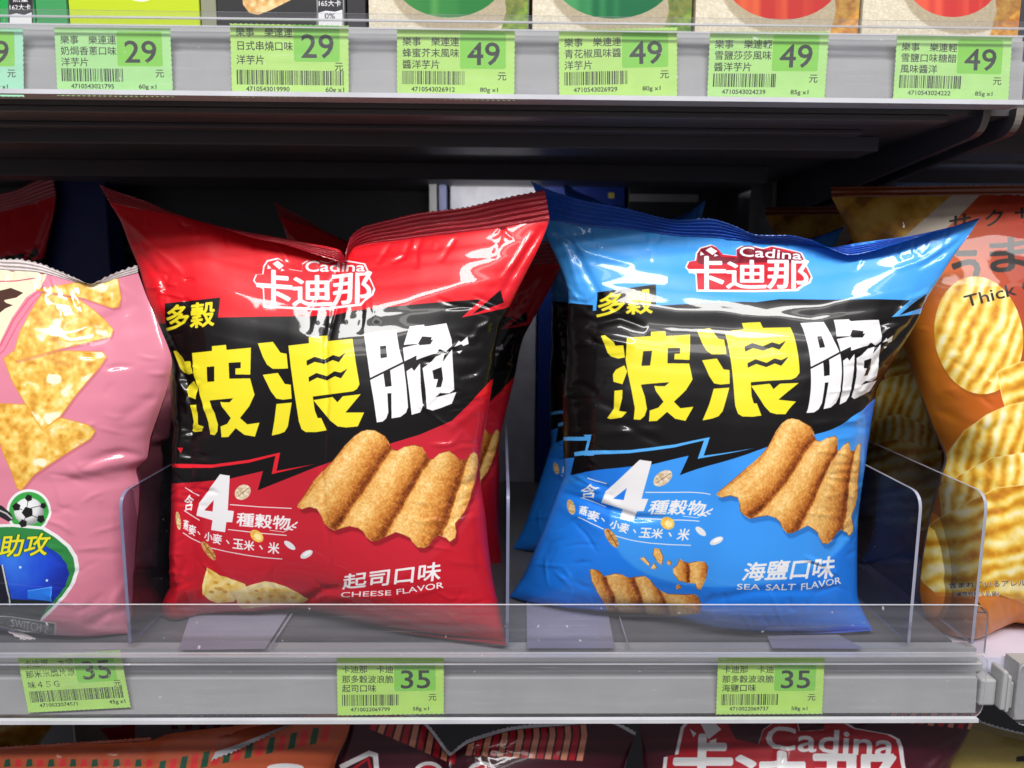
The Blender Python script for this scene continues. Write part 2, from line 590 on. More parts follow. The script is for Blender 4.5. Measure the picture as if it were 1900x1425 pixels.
def chip_bag(name, label, F, left, right, top, bottom, art, bulge, cat="snack bag", group=None, creases=(),
             seals=(), back_col=(120, 20, 30), seal_col=(150, 20, 40), nu=240, nv=280, tex=1400, noise=0.00016,
             peak=0.60, rise=1.0, seed=1, mat_kw={}, wside=0.55, foot=0.12, side_folds=0.0018, back_bulge=None, gather=0.0, micro=130):
    Lc = catmull(curve_pts(F, left), nv); Rc = catmull(curve_pts(F, right), nv)
    Tc = catmull(curve_pts(F, top), nu); Bc = catmull(curve_pts(F, bottom), nu)
    Lc[0] = Tc[0]; Rc[0] = Tc[-1]; Lc[-1] = Bc[0]; Rc[-1] = Bc[-1]
    s = np.linspace(0, 1, nu)[None, :, None]; t = np.linspace(0, 1, nv)[:, None, None]
    P = ((1 - t) * Tc[None] + t * Bc[None] + (1 - s) * Lc[:, None] + s * Rc[:, None]
         - ((1 - s) * (1 - t) * Tc[0] + s * (1 - t) * Tc[-1] + (1 - s) * t * Bc[0] + s * t * Bc[-1]))
    s2, t2 = s[..., 0], t[..., 0]
    ws = np.clip(1 - np.abs(2 * s2 - 1) ** 2.2, 0, 1) ** wside
    h = np.where(t2 < peak, 1 - np.clip(1 - t2 / peak, 0, 1) ** 2,
                 np.clip(1 - ((t2 - peak) / (1.0 - peak)) ** (2 / max(foot * 4, .2)), 0, 1) ** 0.6)
    # corners stay flat near the top seal, so ears spread out of the pillow
    ear = np.clip(t2 / 0.45, 0, 1)
    w = ws * (1 - (1 - ear) * 0.25 * np.abs(2 * s2 - 1))
    env = w * h
    P = P.copy()
    P[..., 2] += bulge * env
    Psm = P.copy()
    gx, gy = proj(F.world(Psm))
    # printed artwork, laid on the flat film (film coordinates s, t)
    img = art.sample(up2(gx, tex, tex), up2(gy, tex, tex)) if art is not None else np.ones((64, 64, 3), np.float32) * np.array(back_col) / 255
    im = to_image(name + "_print", img)
    # film folds
    inner = np.clip(env * 3, 0, 1)
    d = noise * (fbm(gx / 95, gy / 95, seed, 2) - .5) * 4 * inner
    edge = np.exp(-((s2) / 0.10) ** 2) + np.exp(-((1 - s2) / 0.10) ** 2)
    mid = np.exp(-((t2 - 0.52) / 0.28) ** 2)
    fold = (np.abs(vnoise(gx / 130 + gy / 300, gy / 26, seed + 5) - .5) * 2) ** 1.4 - .4
    d = d + side_folds * fold * edge * mid * np.clip(ws * 3, 0, 1)
    if gather:
        g2 = np.exp(-((1 - t2) / 0.12) ** 2) + np.exp(-(t2 / 0.10) ** 2)
        d = d + gather * (vnoise(gx / 26, gy / 160, seed + 9) - .5) * 2 * g2
    for pts, wd, dep in creases:
        q, u, side = seg_dist(gx, gy, pts)
        taper = np.clip(np.sin(np.clip(u, 0.0, 1) * math.pi), 0, 1) ** 0.5
        d = d + dep * 0.001 * np.exp(-(q / wd) ** 2) * taper
    cr = np.random.default_rng(seed * 7 + 1)
    for _ in range(micro):
        z = cr.random()
        if z < .62:
            ss = cr.uniform(.015, .17); ss = ss if cr.random() < .5 else 1 - ss
            tt = cr.uniform(.18, .9); ang = cr.normal(0, .5)
        elif z < .8:
            ss, tt, ang = cr.uniform(.05, .95), cr.uniform(.86, .985), cr.normal(1.2, .5)
        else:
            ss, tt, ang = cr.uniform(.05, .95), cr.uniform(.005, .05), cr.normal(1.5, .4)
        i, j = int(tt * (nv - 1)), int(ss * (nu - 1))
        L_ = cr.uniform(10, 38); x_, y_ = gx[i, j], gy[i, j]
        pts = [(x_ - L_ * math.cos(ang), y_ - L_ * math.sin(ang)), (x_ + cr.normal(0, 4), y_ + cr.normal(0, 4)), (x_ + L_ * math.cos(ang), y_ + L_ * math.sin(ang))]
        i0, i1 = max(0, i - 40), min(nv, i + 40); j0, j1 = max(0, j - 40), min(nu, j + 40)
        q, u, side = seg_dist(gx[i0:i1, j0:j1], gy[i0:i1, j0:j1], pts)
        d[i0:i1, j0:j1] += cr.choice([-1, 1]) * cr.uniform(.0003, .0008) * np.exp(-(q / cr.uniform(2.2, 4.4)) ** 2) * np.clip(np.sin(u * math.pi), 0, 1) ** .6
    P[..., 2] += d
    base = F.world(np.array([0.5 * (Bc[0] + Bc[-1])]))[0]
    root = thing(name, label, cat, tuple(base), group)
    uv = np.stack([np.broadcast_to(s2, (nv, nu)), 1 - np.broadcast_to(t2, (nv, nu))], -1).reshape(-1, 2)
    fm = film(name + "_film", im, **mat_kw)
    # reversed winding -> normals towards the viewer
    G = grid_faces(nv, nu)
    mesh_ob("front_film", F.world(P).reshape(-1, 3), G, fm, root, uv, True)
    B = Psm.copy()
    B[..., 2] -= env * (bulge + (back_bulge or bulge) * 0.85)
    bm = plain(name + "_back", back_col, 0.3, coat=0.7, scale=90)
    B = B[::3, ::3] if False else B
    mesh_ob("back_film", F.world(B).reshape(-1, 3), G[:, ::-1], bm, root, None, True)
    sm = plain(name + "_seal", seal_col, 0.3, coat=0.8, scale=200, var=0.1)
    for nm, rootp, tip, ridges, amp, tooth, white in seals:
        n = int(2 * max(6, np.hypot(rootp[-1][0] - rootp[0][0], rootp[-1][1] - rootp[0][1]) / tooth)) + 1
        if rootp is top and False:
            A = Tc
        A = catmull(curve_pts(F, rootp), n); C = catmull(curve_pts(F, tip), n)
        m = 40
        v = np.linspace(0, 1, m)[:, None, None]
        Q = A[None] * (1 - v) + C[None] * v
        Q[..., 2] += amp * np.sin(v[..., 0] * ridges * 2 * math.pi) * np.clip(np.sin(v[..., 0] * math.pi) * 3, 0, 1)
        Q[..., 2] += amp * 0.8 * (vnoise(np.arange(n)[None] / 9.0 + 0 * v[..., 0], v[..., 0] * 3, seed + 3) - .5) * 2
        zig = np.where(np.arange(n) % 2 == 0, 1, -1) * (0.5 + rng.random(n) * .6)
        dirv = (C - A) / (np.linalg.norm(C - A, axis=1, keepdims=True) + 1e-9)
        Q[-1] += dirv * (zig * 0.00055)[:, None]
        gf = grid_faces(m, n)[:, ::-1]
        mats = [sm]; mi = None
        if white:
            mats = [sm, M_LIP]
            mi = np.zeros(len(gf), int); mi[-(n - 1) * white:] = 1
        so = mesh_ob(nm, F.world(Q).reshape(-1, 3), gf, mats, root, None, True, mi)
    return root


def copy_thing(o, loc, rot=(0, 0, 0), scale=(1, 1, 1), label=None, group=None):
    r = o.copy(); COL.objects.link(r)
    r.location = loc; r.rotation_euler = rot; r.scale = scale
    if label:
        r["label"] = label
    if group:
        r["group"] = group
    for ch in o.children:
        c = ch.copy(); COL.objects.link(c); c.parent = r
    return r

# ------------------------------------------------------------------ printed artwork of the two big bags


def c2(*p):      # measured corner lists -> photo pixels
    return np.array(p, float) / 3.0645 + [300, 540]


def c3(*p):
    return np.array(p, float) / 2.923 + [290, 780]


def c7(*p):
    return np.array(p, float) / 2.603 + [930, 780]


def c6(*p):
    return np.array(p, float) / 2.879 + [1020, 560]


def c4(*p):
    return np.array(p, float) / 3.75 + [980, 320]


def c5(*p):
    return np.array(p, float) / 3.75 + [1400, 320]


def rampc(v, stops):
    v = np.asarray(v)
    xs = [a for a, _ in stops]
    return np.stack([np.interp(v, xs, [c[i] for _, c in stops]) for i in range(3)], -1)


CRISP = [(0.0, (84, 36, 10)), (0.2, (140, 70, 24)), (0.42, (192, 118, 48)), (0.62, (222, 158, 78)), (0.82, (242, 198, 122)), (1.0, (254, 234, 184))]
YEL, WHT, BLK = (232, 218, 44), (234, 232, 234), (16, 14, 15)


def wavy_chip(A, outline, troughs, seed, tf, itf):
    """troughs: list of (x_at_y0, y0, x_at_y1, y1) in local units, left to right"""
    def col(X, Y):
        lx, ly = itf(X, Y)
        v = np.zeros_like(lx)
        T = [a + (ly - b) * (c - a) / (d - b) for a, b, c, d in troughs]
        wob = (fbm(lx / 60, ly / 60, seed, 3) - .5) * 18
        for i in range(len(T) - 1):
            u = (lx + wob - T[i]) / (T[i + 1] - T[i])
            k = (u >= 0) & (u < 1)
            prof = np.interp(u, [0, .06, .28, .55, .78, .93, 1], [.48, .72, .80, .62, .40, .12, .30])
            v = np.where(k, prof, v)
        v = np.where(lx + wob < T[0], .55, v); v = np.where(lx + wob >= T[-1], .5, v)
        g = fbm(lx / 9, ly / 9, seed + 3, 3) - .5
        g2 = fbm(lx / 40, ly / 40, seed + 8, 3) - .5
        sp = np.clip(vnoise(lx / 5.5, ly / 5.5, seed + 12) - .72, 0, 1) * .9
        v = v + g * .36 + g2 * .18 + sp * .5 + 0.0
        return rampc(np.clip(v, 0, 1), CRISP)
    P = tf(outline)
    A.fill(P, (105, 52, 22), 1.0)
    A.fill(P, col)
    # browned rim
    Q = np.concatenate([P, P[:1]])
    for a, b, k in zip(Q[:-1], Q[1:], range(len(P))):
        A.line([a, b], 1.5, (140, 80, 34) if k % 3 else (214, 160, 96), .75)


def bag_print(A, lo, accent, low2):
    # lower field, darkened as light falls off downwards, slightly lighter towards its middle as printed
    A.fill(np.array([(A.x0, 740), (A.x0 + A.W, 740), (A.x0 + A.W, 1260), (A.x0, 1260)]), lo)
    A.ell(640, 930, 270, 170, low2, -.3, .9, soft=40)
    # black band
    A.fill(np.array([(150, 602), (306, 600), (305, 563), (408, 552), (404, 589), (528, 587), (613, 586), (659, 576), (789, 563), (893, 555), (975, 541), (1060, 535),
                     (1060, 640), (935, 690), (910, 706), (870, 750), (838, 781), (780, 806), (721, 824), (650, 845), (588, 866), (478, 910), (488, 874), (427, 888), (380, 893), (328, 897), (270, 898), (150, 890)]), BLK)
    A.fill(np.array([(893, 555), (857, 589), (905, 579), (960, 566), (1050, 545), (1060, 500), (950, 500)]), accent)
    A.fill(np.array([(876, 583), (929, 538), (935, 561)]), BLK)
    # lightning line
    A.fill(c3((60, 235), (130, 236), (300, 240), (500, 214), (672, 174), (652, 274), (866, 236), (625, 292), (646, 192), (500, 230), (300, 257), (135, 259), (50, 250)), accent)
    A.fill(c3((112, 148), (145, 148), (128, 178)), accent)
    # small headline
    A.text("多穀", [(309, 568), (399, 558), (396, 604), (308, 613)], YEL, .05)
    # big headline: hand-drawn block characters
    Y = [
        [(58, 340), (75, 337), (118, 378), (128, 400), (162, 398), (178, 468), (150, 474), (118, 462), (100, 440)],
        [(182, 512), (150, 534), (142, 560), (152, 600), (192, 616), (200, 545)],
        [(165, 648), (198, 646), (205, 690), (205, 760), (238, 770), (222, 798), (180, 803), (165, 796), (182, 745)],
        [(172, 352), (285, 340), (285, 313), (365, 305), (368, 334), (507, 321), (503, 475), (418, 474), (418, 440), (448, 438), (448, 404), (380, 408), (384, 498), (502, 496),
         (528, 590), (498, 655), (445, 722), (486, 758), (556, 748), (530, 828), (470, 818), (420, 780), (378, 830), (340, 832), (334, 770), (372, 755), (392, 722), (345, 660), (330, 622),
         (272, 624), (300, 690), (320, 760), (316, 800), (300, 820), (272, 815), (266, 750), (232, 640), (205, 560), (182, 480)],
        [(546, 297), (632, 288), (675, 350), (710, 356), (718, 440), (680, 442), (630, 442), (598, 418), (574, 374)],
        [(574, 476), (660, 465), (700, 528), (734, 532), (740, 612), (690, 618), (652, 612), (620, 570)],
        [(652, 642), (740, 634), (718, 770), (700, 800), (672, 812), (626, 822), (640, 740)],
        [(720, 310), (838, 296), (836, 262), (942, 252), (946, 284), (1086, 270), (1104, 400), (1126, 530), (1112, 556), (1090, 570), (860, 600), (872, 680), (888, 722), (908, 722), (940, 792), (880, 802), (820, 802), (796, 786), (780, 740), (752, 560), (732, 420)],
        [(862, 620), (972, 602), (1000, 632), (1030, 598), (1133, 586), (1046, 690), (1152, 690), (1116, 770), (1050, 776), (1002, 770), (960, 738), (920, 690)],
    ]
    holes_y = [[(256, 432), (298, 428), (298, 514), (258, 516)],
               [(824, 396), (870, 374), (925, 390), (974, 364), (1010, 374), (1046, 350), (1008, 404), (972, 392), (925, 414), (870, 402), (826, 424)],
               [(836, 490), (880, 466), (940, 484), (982, 456), (1018, 464), (1056, 442), (1020, 496), (985, 484), (940, 508), (885, 492), (838, 516)],
               [(330, 622), (396, 618), (420, 646), (400, 690)]]
    for p in Y:
        A.fill(c2(*p), YEL)
    for p in holes_y[:3]:
        A.fill(c2(*p), BLK)
    A.fill(c2((272, 622), (340, 616), (405, 610), (386, 632), (352, 632)), BLK)
    W = [
        [(1150, 242), (1334, 218), (1352, 330), (1372, 402), (1186, 494), (1170, 380)],
        [(1186, 506), (1262, 468), (1272, 545), (1308, 540), (1300, 450), (1376, 412), (1392, 540), (1402, 660), (1390, 692), (1358, 716), (1308, 724), (1306, 580), (1284, 582), (1290, 690), (1278, 724), (1258, 742), (1224, 747), (1206, 620)],
        [(1410, 200), (1492, 190), (1496, 202), (1620, 182), (1650, 278), (1652, 310), (1615, 345), (1580, 330), (1560, 352), (1448, 392), (1450, 366), (1380, 400), (1372, 322), (1530, 284), (1536, 262), (1482, 258), (1458, 300), (1376, 306)],
        [(1392, 456), (1422, 436), (1436, 454), (1470, 410), (1474, 540), (1486, 660), (1470, 690), (1422, 704), (1408, 580)],
        [(1484, 438), (1522, 412), (1560, 372), (1610, 352), (1600, 400), (1652, 330), (1660, 480), (1664, 560), (1634, 582), (1584, 580), (1558, 604), (1676, 574), (1650, 640), (1590, 664), (1540, 680), (1508, 668), (1500, 560)],
        [(1690, 282), (1702, 290), (1740, 258), (1746, 300), (1716, 312), (1704, 302), (1664, 318)],
        [(1676, 344), (1712, 336), (1694, 356)],
    ]
    for p in W:
        A.fill(c2(*p), WHT)
    A.fill(c2((1242, 314), (1276, 310), (1282, 376), (1246, 382)), BLK)
    A.fill(c2((1470, 296), (1544, 276), (1528, 302), (1462, 308)), BLK)
    A.fill(c2((1540, 452), (1592, 432), (1600, 500), (1588, 546), (1560, 548), (1572, 500), (1548, 500)), BLK)
    # four grains
    A.fill(c3((345, 292), (398, 300), (388, 488), (421, 492), (412, 553), (380, 552), (373, 607), (297, 595), (305, 542), (217, 516), (230, 450)), (232, 231, 234))
    A.fill(c3((312, 432), (305, 494), (260, 488)), lo)
    for p in ([(155, 365), (192, 390), (230, 409)], [(150, 490), (190, 515), (234, 542)], [(400, 457), (560, 470), (733, 478)], [(390, 592), (560, 612), (706, 624)], [(145, 610), (190, 640), (240, 664)], [(285, 690), (380, 712), (480, 730), (580, 744), (683, 752)]):
        A.line(c3(*p), 1.6, WHT)
    A.text("含", c3((150, 412), (203, 398), (198, 488), (150, 490)), WHT, .03)
    A.text("種穀物", c3((440, 500), (728, 522), (718, 596), (434, 572)), WHT, .05)
    for ch, q in (("燕", [(147, 538), (176, 545), (170, 600), (147, 588)]), ("麥", [(176, 562), (218, 574), (212, 630), (174, 614)]), ("、", [(222, 600), (240, 606), (238, 622), (222, 616)]),
                  ("小", [(262, 602), (306, 612), (302, 660), (260, 650)]), ("麥", [(308, 612), (358, 622), (352, 676), (304, 664)]), ("、", [(378, 648), (398, 652), (396, 672), (378, 668)]),
                  ("玉", [(416, 642), (472, 648), (470, 700), (414, 694)]), ("米", [(476, 650), (532, 656), (530, 708), (474, 702)]), ("、", [(558, 676), (580, 680), (578, 702), (558, 698)]), ("米", [(610, 660), (668, 666), (666, 726), (606, 720)])):
        A.text(ch, c3(*q), WHT, .05)
    A.line(c3((615, 596), (690, 606), (722, 590)), 1.0, WHT)
    for k in range(5):
        A.ell(*(c3((722 + k * 9, 590 - k * 6 + (8 if k % 2 else -8)))[0]), 4.0, 1.6, WHT, -.7 + .9 * (k % 2))

    def speck(c0, c1, sc, sd):
        return lambda X, Y: rampc(fbm(X / sc, Y / sc, sd, 3), [(0.25, c0), (0.75, c1)])
    A.ell(*c3((468, 390))[0], 16, 13, speck((190, 165, 130), (238, 226, 205), 3.5, 3), -.7)
    A.line(c3((440, 412), (470, 392), (500, 366)), 1.2, (140, 105, 70))
    A.line(c3((450, 380), (472, 402)), .8, (165, 130, 95))
    A.ell(*c3((118, 545))[0], 4.5, 17, speck((190, 150, 90), (235, 215, 170), 3, 4), -.15)
    A.ell(*c3((283, 708))[0], 21, 7, speck((170, 110, 50), (225, 180, 110), 3, 5), .95)
    A.line(c3((256, 668), (285, 706), (315, 750)), 1.4, (120, 75, 35))
    A.ell(*c3((545, 628))[0], 14, 9.5, speck((225, 165, 60), (245, 210, 110), 4, 6), .7)
    A.ell(*c3((550, 632))[0], 8, 4.5, (248, 228, 160), .7)
    A.ell(*c3((724, 678))[0], 12.5, 5.2, (226, 226, 230), .65); A.ell(*c3((815, 727))[0], 12.5, 6.3, (222, 222, 226), -.5)
    A.ell(*c3((818, 722))[0], 8, 3, (245, 245, 247), -.5)
    # the wavy crisp
    out = c3((765, 470), (772, 450), (800, 412), (850, 335), (905, 275), (960, 218), (1020, 142), (1080, 82), (1112, 60), (1142, 52), (1190, 56), (1240, 85), (1258, 112), (1266, 138), (1284, 160), (1310, 165), (1350, 142), (1400, 133), (1440, 145), (1462, 180),
             (1480, 215), (1508, 206), (1540, 178), (1590, 165), (1615, 185), (1638, 213), (1680, 215), (1700, 188), (1725, 172), (1742, 182), (1747, 210), (1742, 270), (1728, 335), (1700, 425), (1665, 505), (1622, 560), (1627, 600), (1620, 640), (1592, 660), (1570, 638),
             (1530, 622), (1505, 640), (1480, 676), (1450, 692), (1418, 690), (1392, 662), (1380, 640), (1340, 620), (1298, 606), (1240, 632), (1205, 650), (1170, 655), (1138, 630), (1120, 602), (1090, 582), (1050, 574), (1010, 584), (968, 597), (930, 578), (908, 556), (892, 512), (872, 482), (830, 470), (792, 482))
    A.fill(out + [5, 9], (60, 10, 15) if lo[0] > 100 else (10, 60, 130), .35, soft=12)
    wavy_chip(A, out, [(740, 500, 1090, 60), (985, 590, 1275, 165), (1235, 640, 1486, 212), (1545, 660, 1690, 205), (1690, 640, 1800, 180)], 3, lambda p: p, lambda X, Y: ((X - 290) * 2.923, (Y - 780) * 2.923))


def logo(A, blue, tf):
    red1, red2 = ((200, 30, 48), (120, 20, 40)) if blue else ((215, 38, 50), (205, 34, 46))
    o = [(1271, 496), (1276, 485), (1289, 483), (1291, 469), (1298, 459), (1319, 453), (1328, 457), (1340, 471), (1366, 474), (1366, 461), (1375, 456), (1401, 456), (1417, 460), (1433, 455), (1453, 459), (1488, 468), (1494, 480), (1497, 492), (1508, 515), (1504, 525), (1490, 532), (1480, 540), (1400, 542), (1292, 541), (1290, 509), (1278, 504)]
    o = np.array(o, float)
    ctr = o.mean(0)
    A.fill(tf(o), WHT)
    A.fill(tf((o - ctr) * [.972, .925] + ctr), red1)
    A.fill(tf(np.array([(1294, 487), (1295, 470), (1301, 462), (1319, 457), (1328, 462), (1338, 476), (1369, 478), (1368, 464), (1400, 460), (1484, 472), (1492, 490), (1440, 486), (1300, 490)])), red2)
    for ch, x0, x1, y0, y1 in (("卡", 1279, 1346, 476, 537), ("迪", 1348, 1422, 483, 535), ("那", 1424, 1500, 483, 535)):
        q = np.array([(x0, y0), (x1, y0), (x1, y1), (x0, y1)], float)
        A.text(ch, tf(q), WHT, .045)
    cq = tf(np.array([(1374, 456.5), (1488, 466.5), (1487, 481.5), (1372, 475)], float))
    A.text("Cadina", cq, red2, .24)
    A.text("Cadina", cq, WHT, .05)
    A.fill(tf(np.array([(1309, 464), (1319, 458), (1331, 466), (1322, 473)], float)), WHT)
    A.fill(tf(np.array([(1300, 466), (1307, 472), (1299, 474)], float)), WHT)
    A.fill(tf(np.array([(1326, 471), (1333, 474), (1325, 476)], float)), WHT)


K = 2.0
RED_U, RED_L = (222, 26, 38), (190, 26, 42)
art_red = Art(150, 300, 1060, 1260, K, RED_U)
bag_print(art_red, RED_L, (226, 34, 48), (196, 36, 52))


def tf_red_logo(p):
    p = np.asarray(p, float)
    u = (p[:, 0] - 1271) / 237; v = (p[:, 1] - 453) / 88
    return np.stack([469 + u * 228, 474 + v * 95 + 8 * np.sin(u * math.pi) - 4 * u], -1)


logo(art_red, False, tf_red_logo)
ch = art_red
cheese = lambda sd: (lambda X, Y: rampc(fbm(X / 9, Y / 9, sd, 3), [(.2, (236, 190, 84)), (.5, (247, 214, 122)), (.8, (252, 236, 178))]))
ch.fill(c3((275, 797), (300, 812), (345, 842), (380, 850), (440, 872), (480, 888), (490, 906), (420, 985), (330, 992), (290, 975), (250, 942), (250, 900), (258, 860)), cheese(2))
ch.fill(c3((275, 797), (282, 806), (268, 870), (262, 935), (252, 938), (250, 895)), (250, 236, 150))
ch.fill(c3((405, 935), (450, 915), (520, 890), (590, 872), (640, 882), (700, 900), (770, 935), (822, 972), (800, 990), (640, 1005), (470, 1022), (440, 1000), (432, 972)), cheese(5))
ch.fill(c3((405, 935), (520, 890), (590, 872), (700, 900), (690, 916), (590, 905), (480, 940), (425, 950)), (248, 228, 168))
for x, y, r in ((322, 880, 4), (345, 915, 5), (300, 930, 4), (372, 930, 4), (390, 890, 3), (325, 912, 3), (620, 955, 4), (690, 960, 5), (560, 968, 4), (500, 985, 3), (740, 962, 4), (545, 925, 3), (640, 925, 3)):
    ch.ell(*c3((x, y))[0], r * 1.2, r * .7, (214, 160, 70), .2)
ch.text("起司口味", c3((1018, 838), (1548, 765), (1538, 868), (1008, 918)), WHT, .05)
for w, q in (("CHEESE", [(1004, 932), (1275, 922), (1275, 948), (1004, 958)]), ("FLAVOR", [(1303, 917), (1558, 876), (1560, 908), (1305, 946)])):
    ch.text(w, c3(*q), WHT, .035)


def tps(src, dst):
    n = len(src)

    def U(r2):
        return np.where(r2 > 0, r2 * np.log(r2 + 1e-12), 0)
    Kk = U(((src[:, None] - src[None]) ** 2).sum(-1)) + np.eye(n) * 20
    Pm = np.c_[np.ones(n), src]
    A = np.block([[Kk, Pm], [Pm.T, np.zeros((3, 3))]])
    w = np.linalg.solve(A, np.r_[dst, np.zeros((3, 2))])

    def f(x, y):
        r = w[n] [None, None] + x[..., None] * w[n + 1] + y[..., None] * w[n + 2]
        for i in range(n):
            r = r + U((x - src[i, 0]) ** 2 + (y - src[i, 1]) ** 2)[..., None] * w[i]
        return r
    return f


pr = [(c2(a)[0], c6(b)[0]) for a, b in (((60, 340), (275, 180)), ((505, 320), (748, 172)), ((550, 750), (762, 562)), ((285, 315), (540, 160)), ((550, 292), (788, 145)), ((1085, 270), (1285, 135)),
      ((1150, 690), (1315, 532)), ((1150, 245), (1340, 115)), ((1620, 185), (1760, 98)), ((1225, 745), (1375, 592)), ((625, 820), (815, 632)), ((340, 830), (530, 637)), ((175, 800), (318, 625)), ((1676, 574), (1752, 420)), ((1746, 290), (1834, 205)))]
pr += [(c3(a)[0], c7(b)[0]) for a, b in (((345, 292), (668, 190)), ((398, 300), (727, 198)), ((373, 607), (638, 490)), ((297, 595), (572, 477)), ((421, 492), (710, 380)), ((733, 478), (1010, 358)), ((683, 752), (915, 604)), ((550, 380), (862, 265)), ((668, 175), (1003, 82)), ((862, 236), (1225, 133)),
       ((765, 470), (1040, 360)), ((1190, 55), (1440, -2)), ((1400, 133), (1610, 76)), ((1450, 692), (1575, 597)), ((1735, 180), (1735, 118)), ((960, 595), (1195, 472)), ((1175, 655), (1385, 545)), ((815, 727), (1040, 582)), ((1592, 660), (1682, 560)), ((150, 490), (383, 378)), ((145, 610), (372, 466)), ((110, 342), (336, 264)), ((130, 250), (398, 160)))]
pr += [((404, 589), (1217, 567)), ((408, 553), (1217, 528)), ((305, 563), (1108, 542)), ((789, 563), (1550, 556)), ((857, 589), (1655, 588)), ((929, 538), (1719, 545)), ((893, 555), (1688, 557)), ((935, 561), (1712, 571)), ((600, 587), (1390, 561)), ((200, 1200), (850, 1200)), ((1000, 1200), (1700, 1200)), ((200, 345), (985, 340)), ((1010, 400), (1815, 405))]
pr_r = np.array([p[0] for p in pr], float); pr_b = np.array([p[1] for p in pr], float)
BLU_U, BLU_L = (72, 164, 246), (32, 122, 228)
_tmp = Art(150, 300, 1060, 1260, K, BLU_U)
bag_print(_tmp, BLU_L, (84, 172, 246), (62, 152, 240))
art_blue = Art(900, 300, 1860, 1260, K, BLU_U)
gx, gy = np.meshgrid(np.linspace(900, 1860, 97), np.linspace(300, 1260, 97))
M_ = tps(pr_b, pr_r)(gx, gy)
M_ = np.stack([up2(M_[..., 0], art_blue.H, art_blue.W), up2(M_[..., 1], art_blue.H, art_blue.W)], -1)
art_blue.img = _tmp.sample(M_[..., 0], M_[..., 1]).astype(np.float32)
del _tmp
ab = art_blue
ab.fill(c6((60, 722), (75, 722), (222, 720), (200, 800), (240, 803), (235, 822), (182, 822), (200, 742), (60, 742)), (84, 172, 246))
ab.fill(c6((60, 834), (132, 830), (110, 926), (200, 922), (200, 960), (60, 980)), (40, 128, 222))
ab.fill(c6((60, 800), (130, 800), (132, 832), (60, 838)), BLK)
ab.fill(np.array([(990, 590), (1058, 562), (1100, 566), (1100, 575), (1040, 620), (990, 620)]), BLK)
logo(ab, True, lambda p: np.asarray(p, float))
ab.text("海鹽口味", c7((1185, 690), (1618, 655), (1600, 762), (1160, 775)), WHT, .05)
for w, q in (("SEA", [(1140, 790), (1252, 793), (1250, 822), (1138, 818)]), ("SALT", [(1280, 793), (1424, 790), (1420, 822), (1278, 824)]), ("FLAVOR", [(1450, 790), (1640, 756), (1642, 788), (1450, 824)])):
    ab.text(w, c7(*q), WHT, .035)
I7 = lambda X, Y: ((X - 930) * 2.603, (Y - 780) * 2.603)
wavy_chip(ab, c7((428, 722), (445, 720), (472, 728), (498, 755), (520, 748), (545, 740), (580, 744), (612, 762), (640, 758), (690, 752), (720, 772), (740, 800), (765, 822), (800, 838), (880, 842), (930, 840), (950, 850), (962, 880), (960, 930), (700, 960), (520, 940), (496, 878), (460, 820), (436, 775)),
          [(430, 900, 380, 720), (560, 900, 500, 740), (690, 900, 640, 740), (800, 900, 745, 740), (1000, 900, 900, 740)], 21, lambda p: p, I7)
wavy_chip(ab, c7((862, 668), (878, 682), (905, 690), (945, 682), (985, 685), (998, 710), (988, 765), (962, 818), (945, 812), (938, 788), (900, 784), (858, 775), (832, 740), (830, 715), (850, 700)), [(820, 800, 800, 660), (912, 800, 905, 660), (1010, 800, 1010, 660)], 23, lambda p: p, I7)
for q in ([(738, 618), (765, 622), (782, 660), (775, 700), (752, 680), (732, 645)], [(672, 668), (690, 660), (718, 695), (712, 703)], [(722, 715), (738, 690), (752, 712), (742, 718)], [(800, 690), (808, 675), (822, 685), (815, 702)], [(845, 800), (858, 792), (872, 808), (848, 818)]):
    wavy_chip(ab, c7(*q), [(600, 800, 600, 600), (1000, 800, 1000, 600)], 25, lambda p: p, I7)

# ------------------------------------------------------------------ artwork of the neighbours


def p4(*p):
    return np.array(p, float) / 2.688 + [0, 330]


def p5(*p):
    return np.array(p, float) / 2.436 + [0, 840]


def p6(*p):
    return np.array(p, float) / 2.6875 + [1500, 330]


def p7(*p):
    return np.array(p, float) / 2.436 + [1500, 840]


PINK = (216, 130, 152)
art_pink = Art(-300, 440, 360, 1300, K, PINK)
ap = art_pink
CREAM, BROWN = (228, 220, 190), (70, 38, 26)
ap.fill(np.array([(-300, 440), (-300, 690), (-60, 680), (0, 636), (22, 590), (48, 552), (80, 530), (88, 505), (60, 470), (0, 440)]), CREAM)
ap.line([(-60, 690), (2, 640), (26, 592), (52, 556), (84, 530)], 3.0, (212, 92, 120))
ap.line([(-60, 706), (8, 650), (34, 600), (62, 560), (92, 532)], 2.5, (214, 98, 126))
ap.fill(np.array([(-40, 540), (-4, 540), (20, 534), (43, 543), (30, 552), (10, 556), (-5, 566), (-30, 560)]), BROWN)
ap.fill(np.array([(-30, 552), (0, 552), (12, 562), (24, 566), (10, 572), (0, 580), (-30, 575)]), BROWN)
ap.line([(-40, 523), (30, 521), (64, 516)], 2, (196, 70, 100))


def tortilla(sd):
    def f(X, Y):
        a = fbm(X / 15, Y / 15, sd, 4); b = vnoise(X / 7, Y / 7, sd + 7); c = fbm(X / 26, Y / 26, sd + 20, 3)
        v = a * .75 + b * .25
        col = rampc(v, [(.2, (192, 130, 40)), (.42, (226, 172, 70)), (.6, (240, 202, 104)), (.8, (250, 228, 164))])
        k = np.clip((c - .62) * 9, 0, 1)[..., None]
        return col * (1 - k) + np.array((250, 236, 205.)) * k
    return f


def tri_chip(A, P, sd):
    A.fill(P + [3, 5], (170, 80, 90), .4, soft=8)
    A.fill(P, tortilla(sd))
    Q = np.concatenate([P, P[:1]])
    A.line(Q, 2.2, (214, 150, 40), .6)


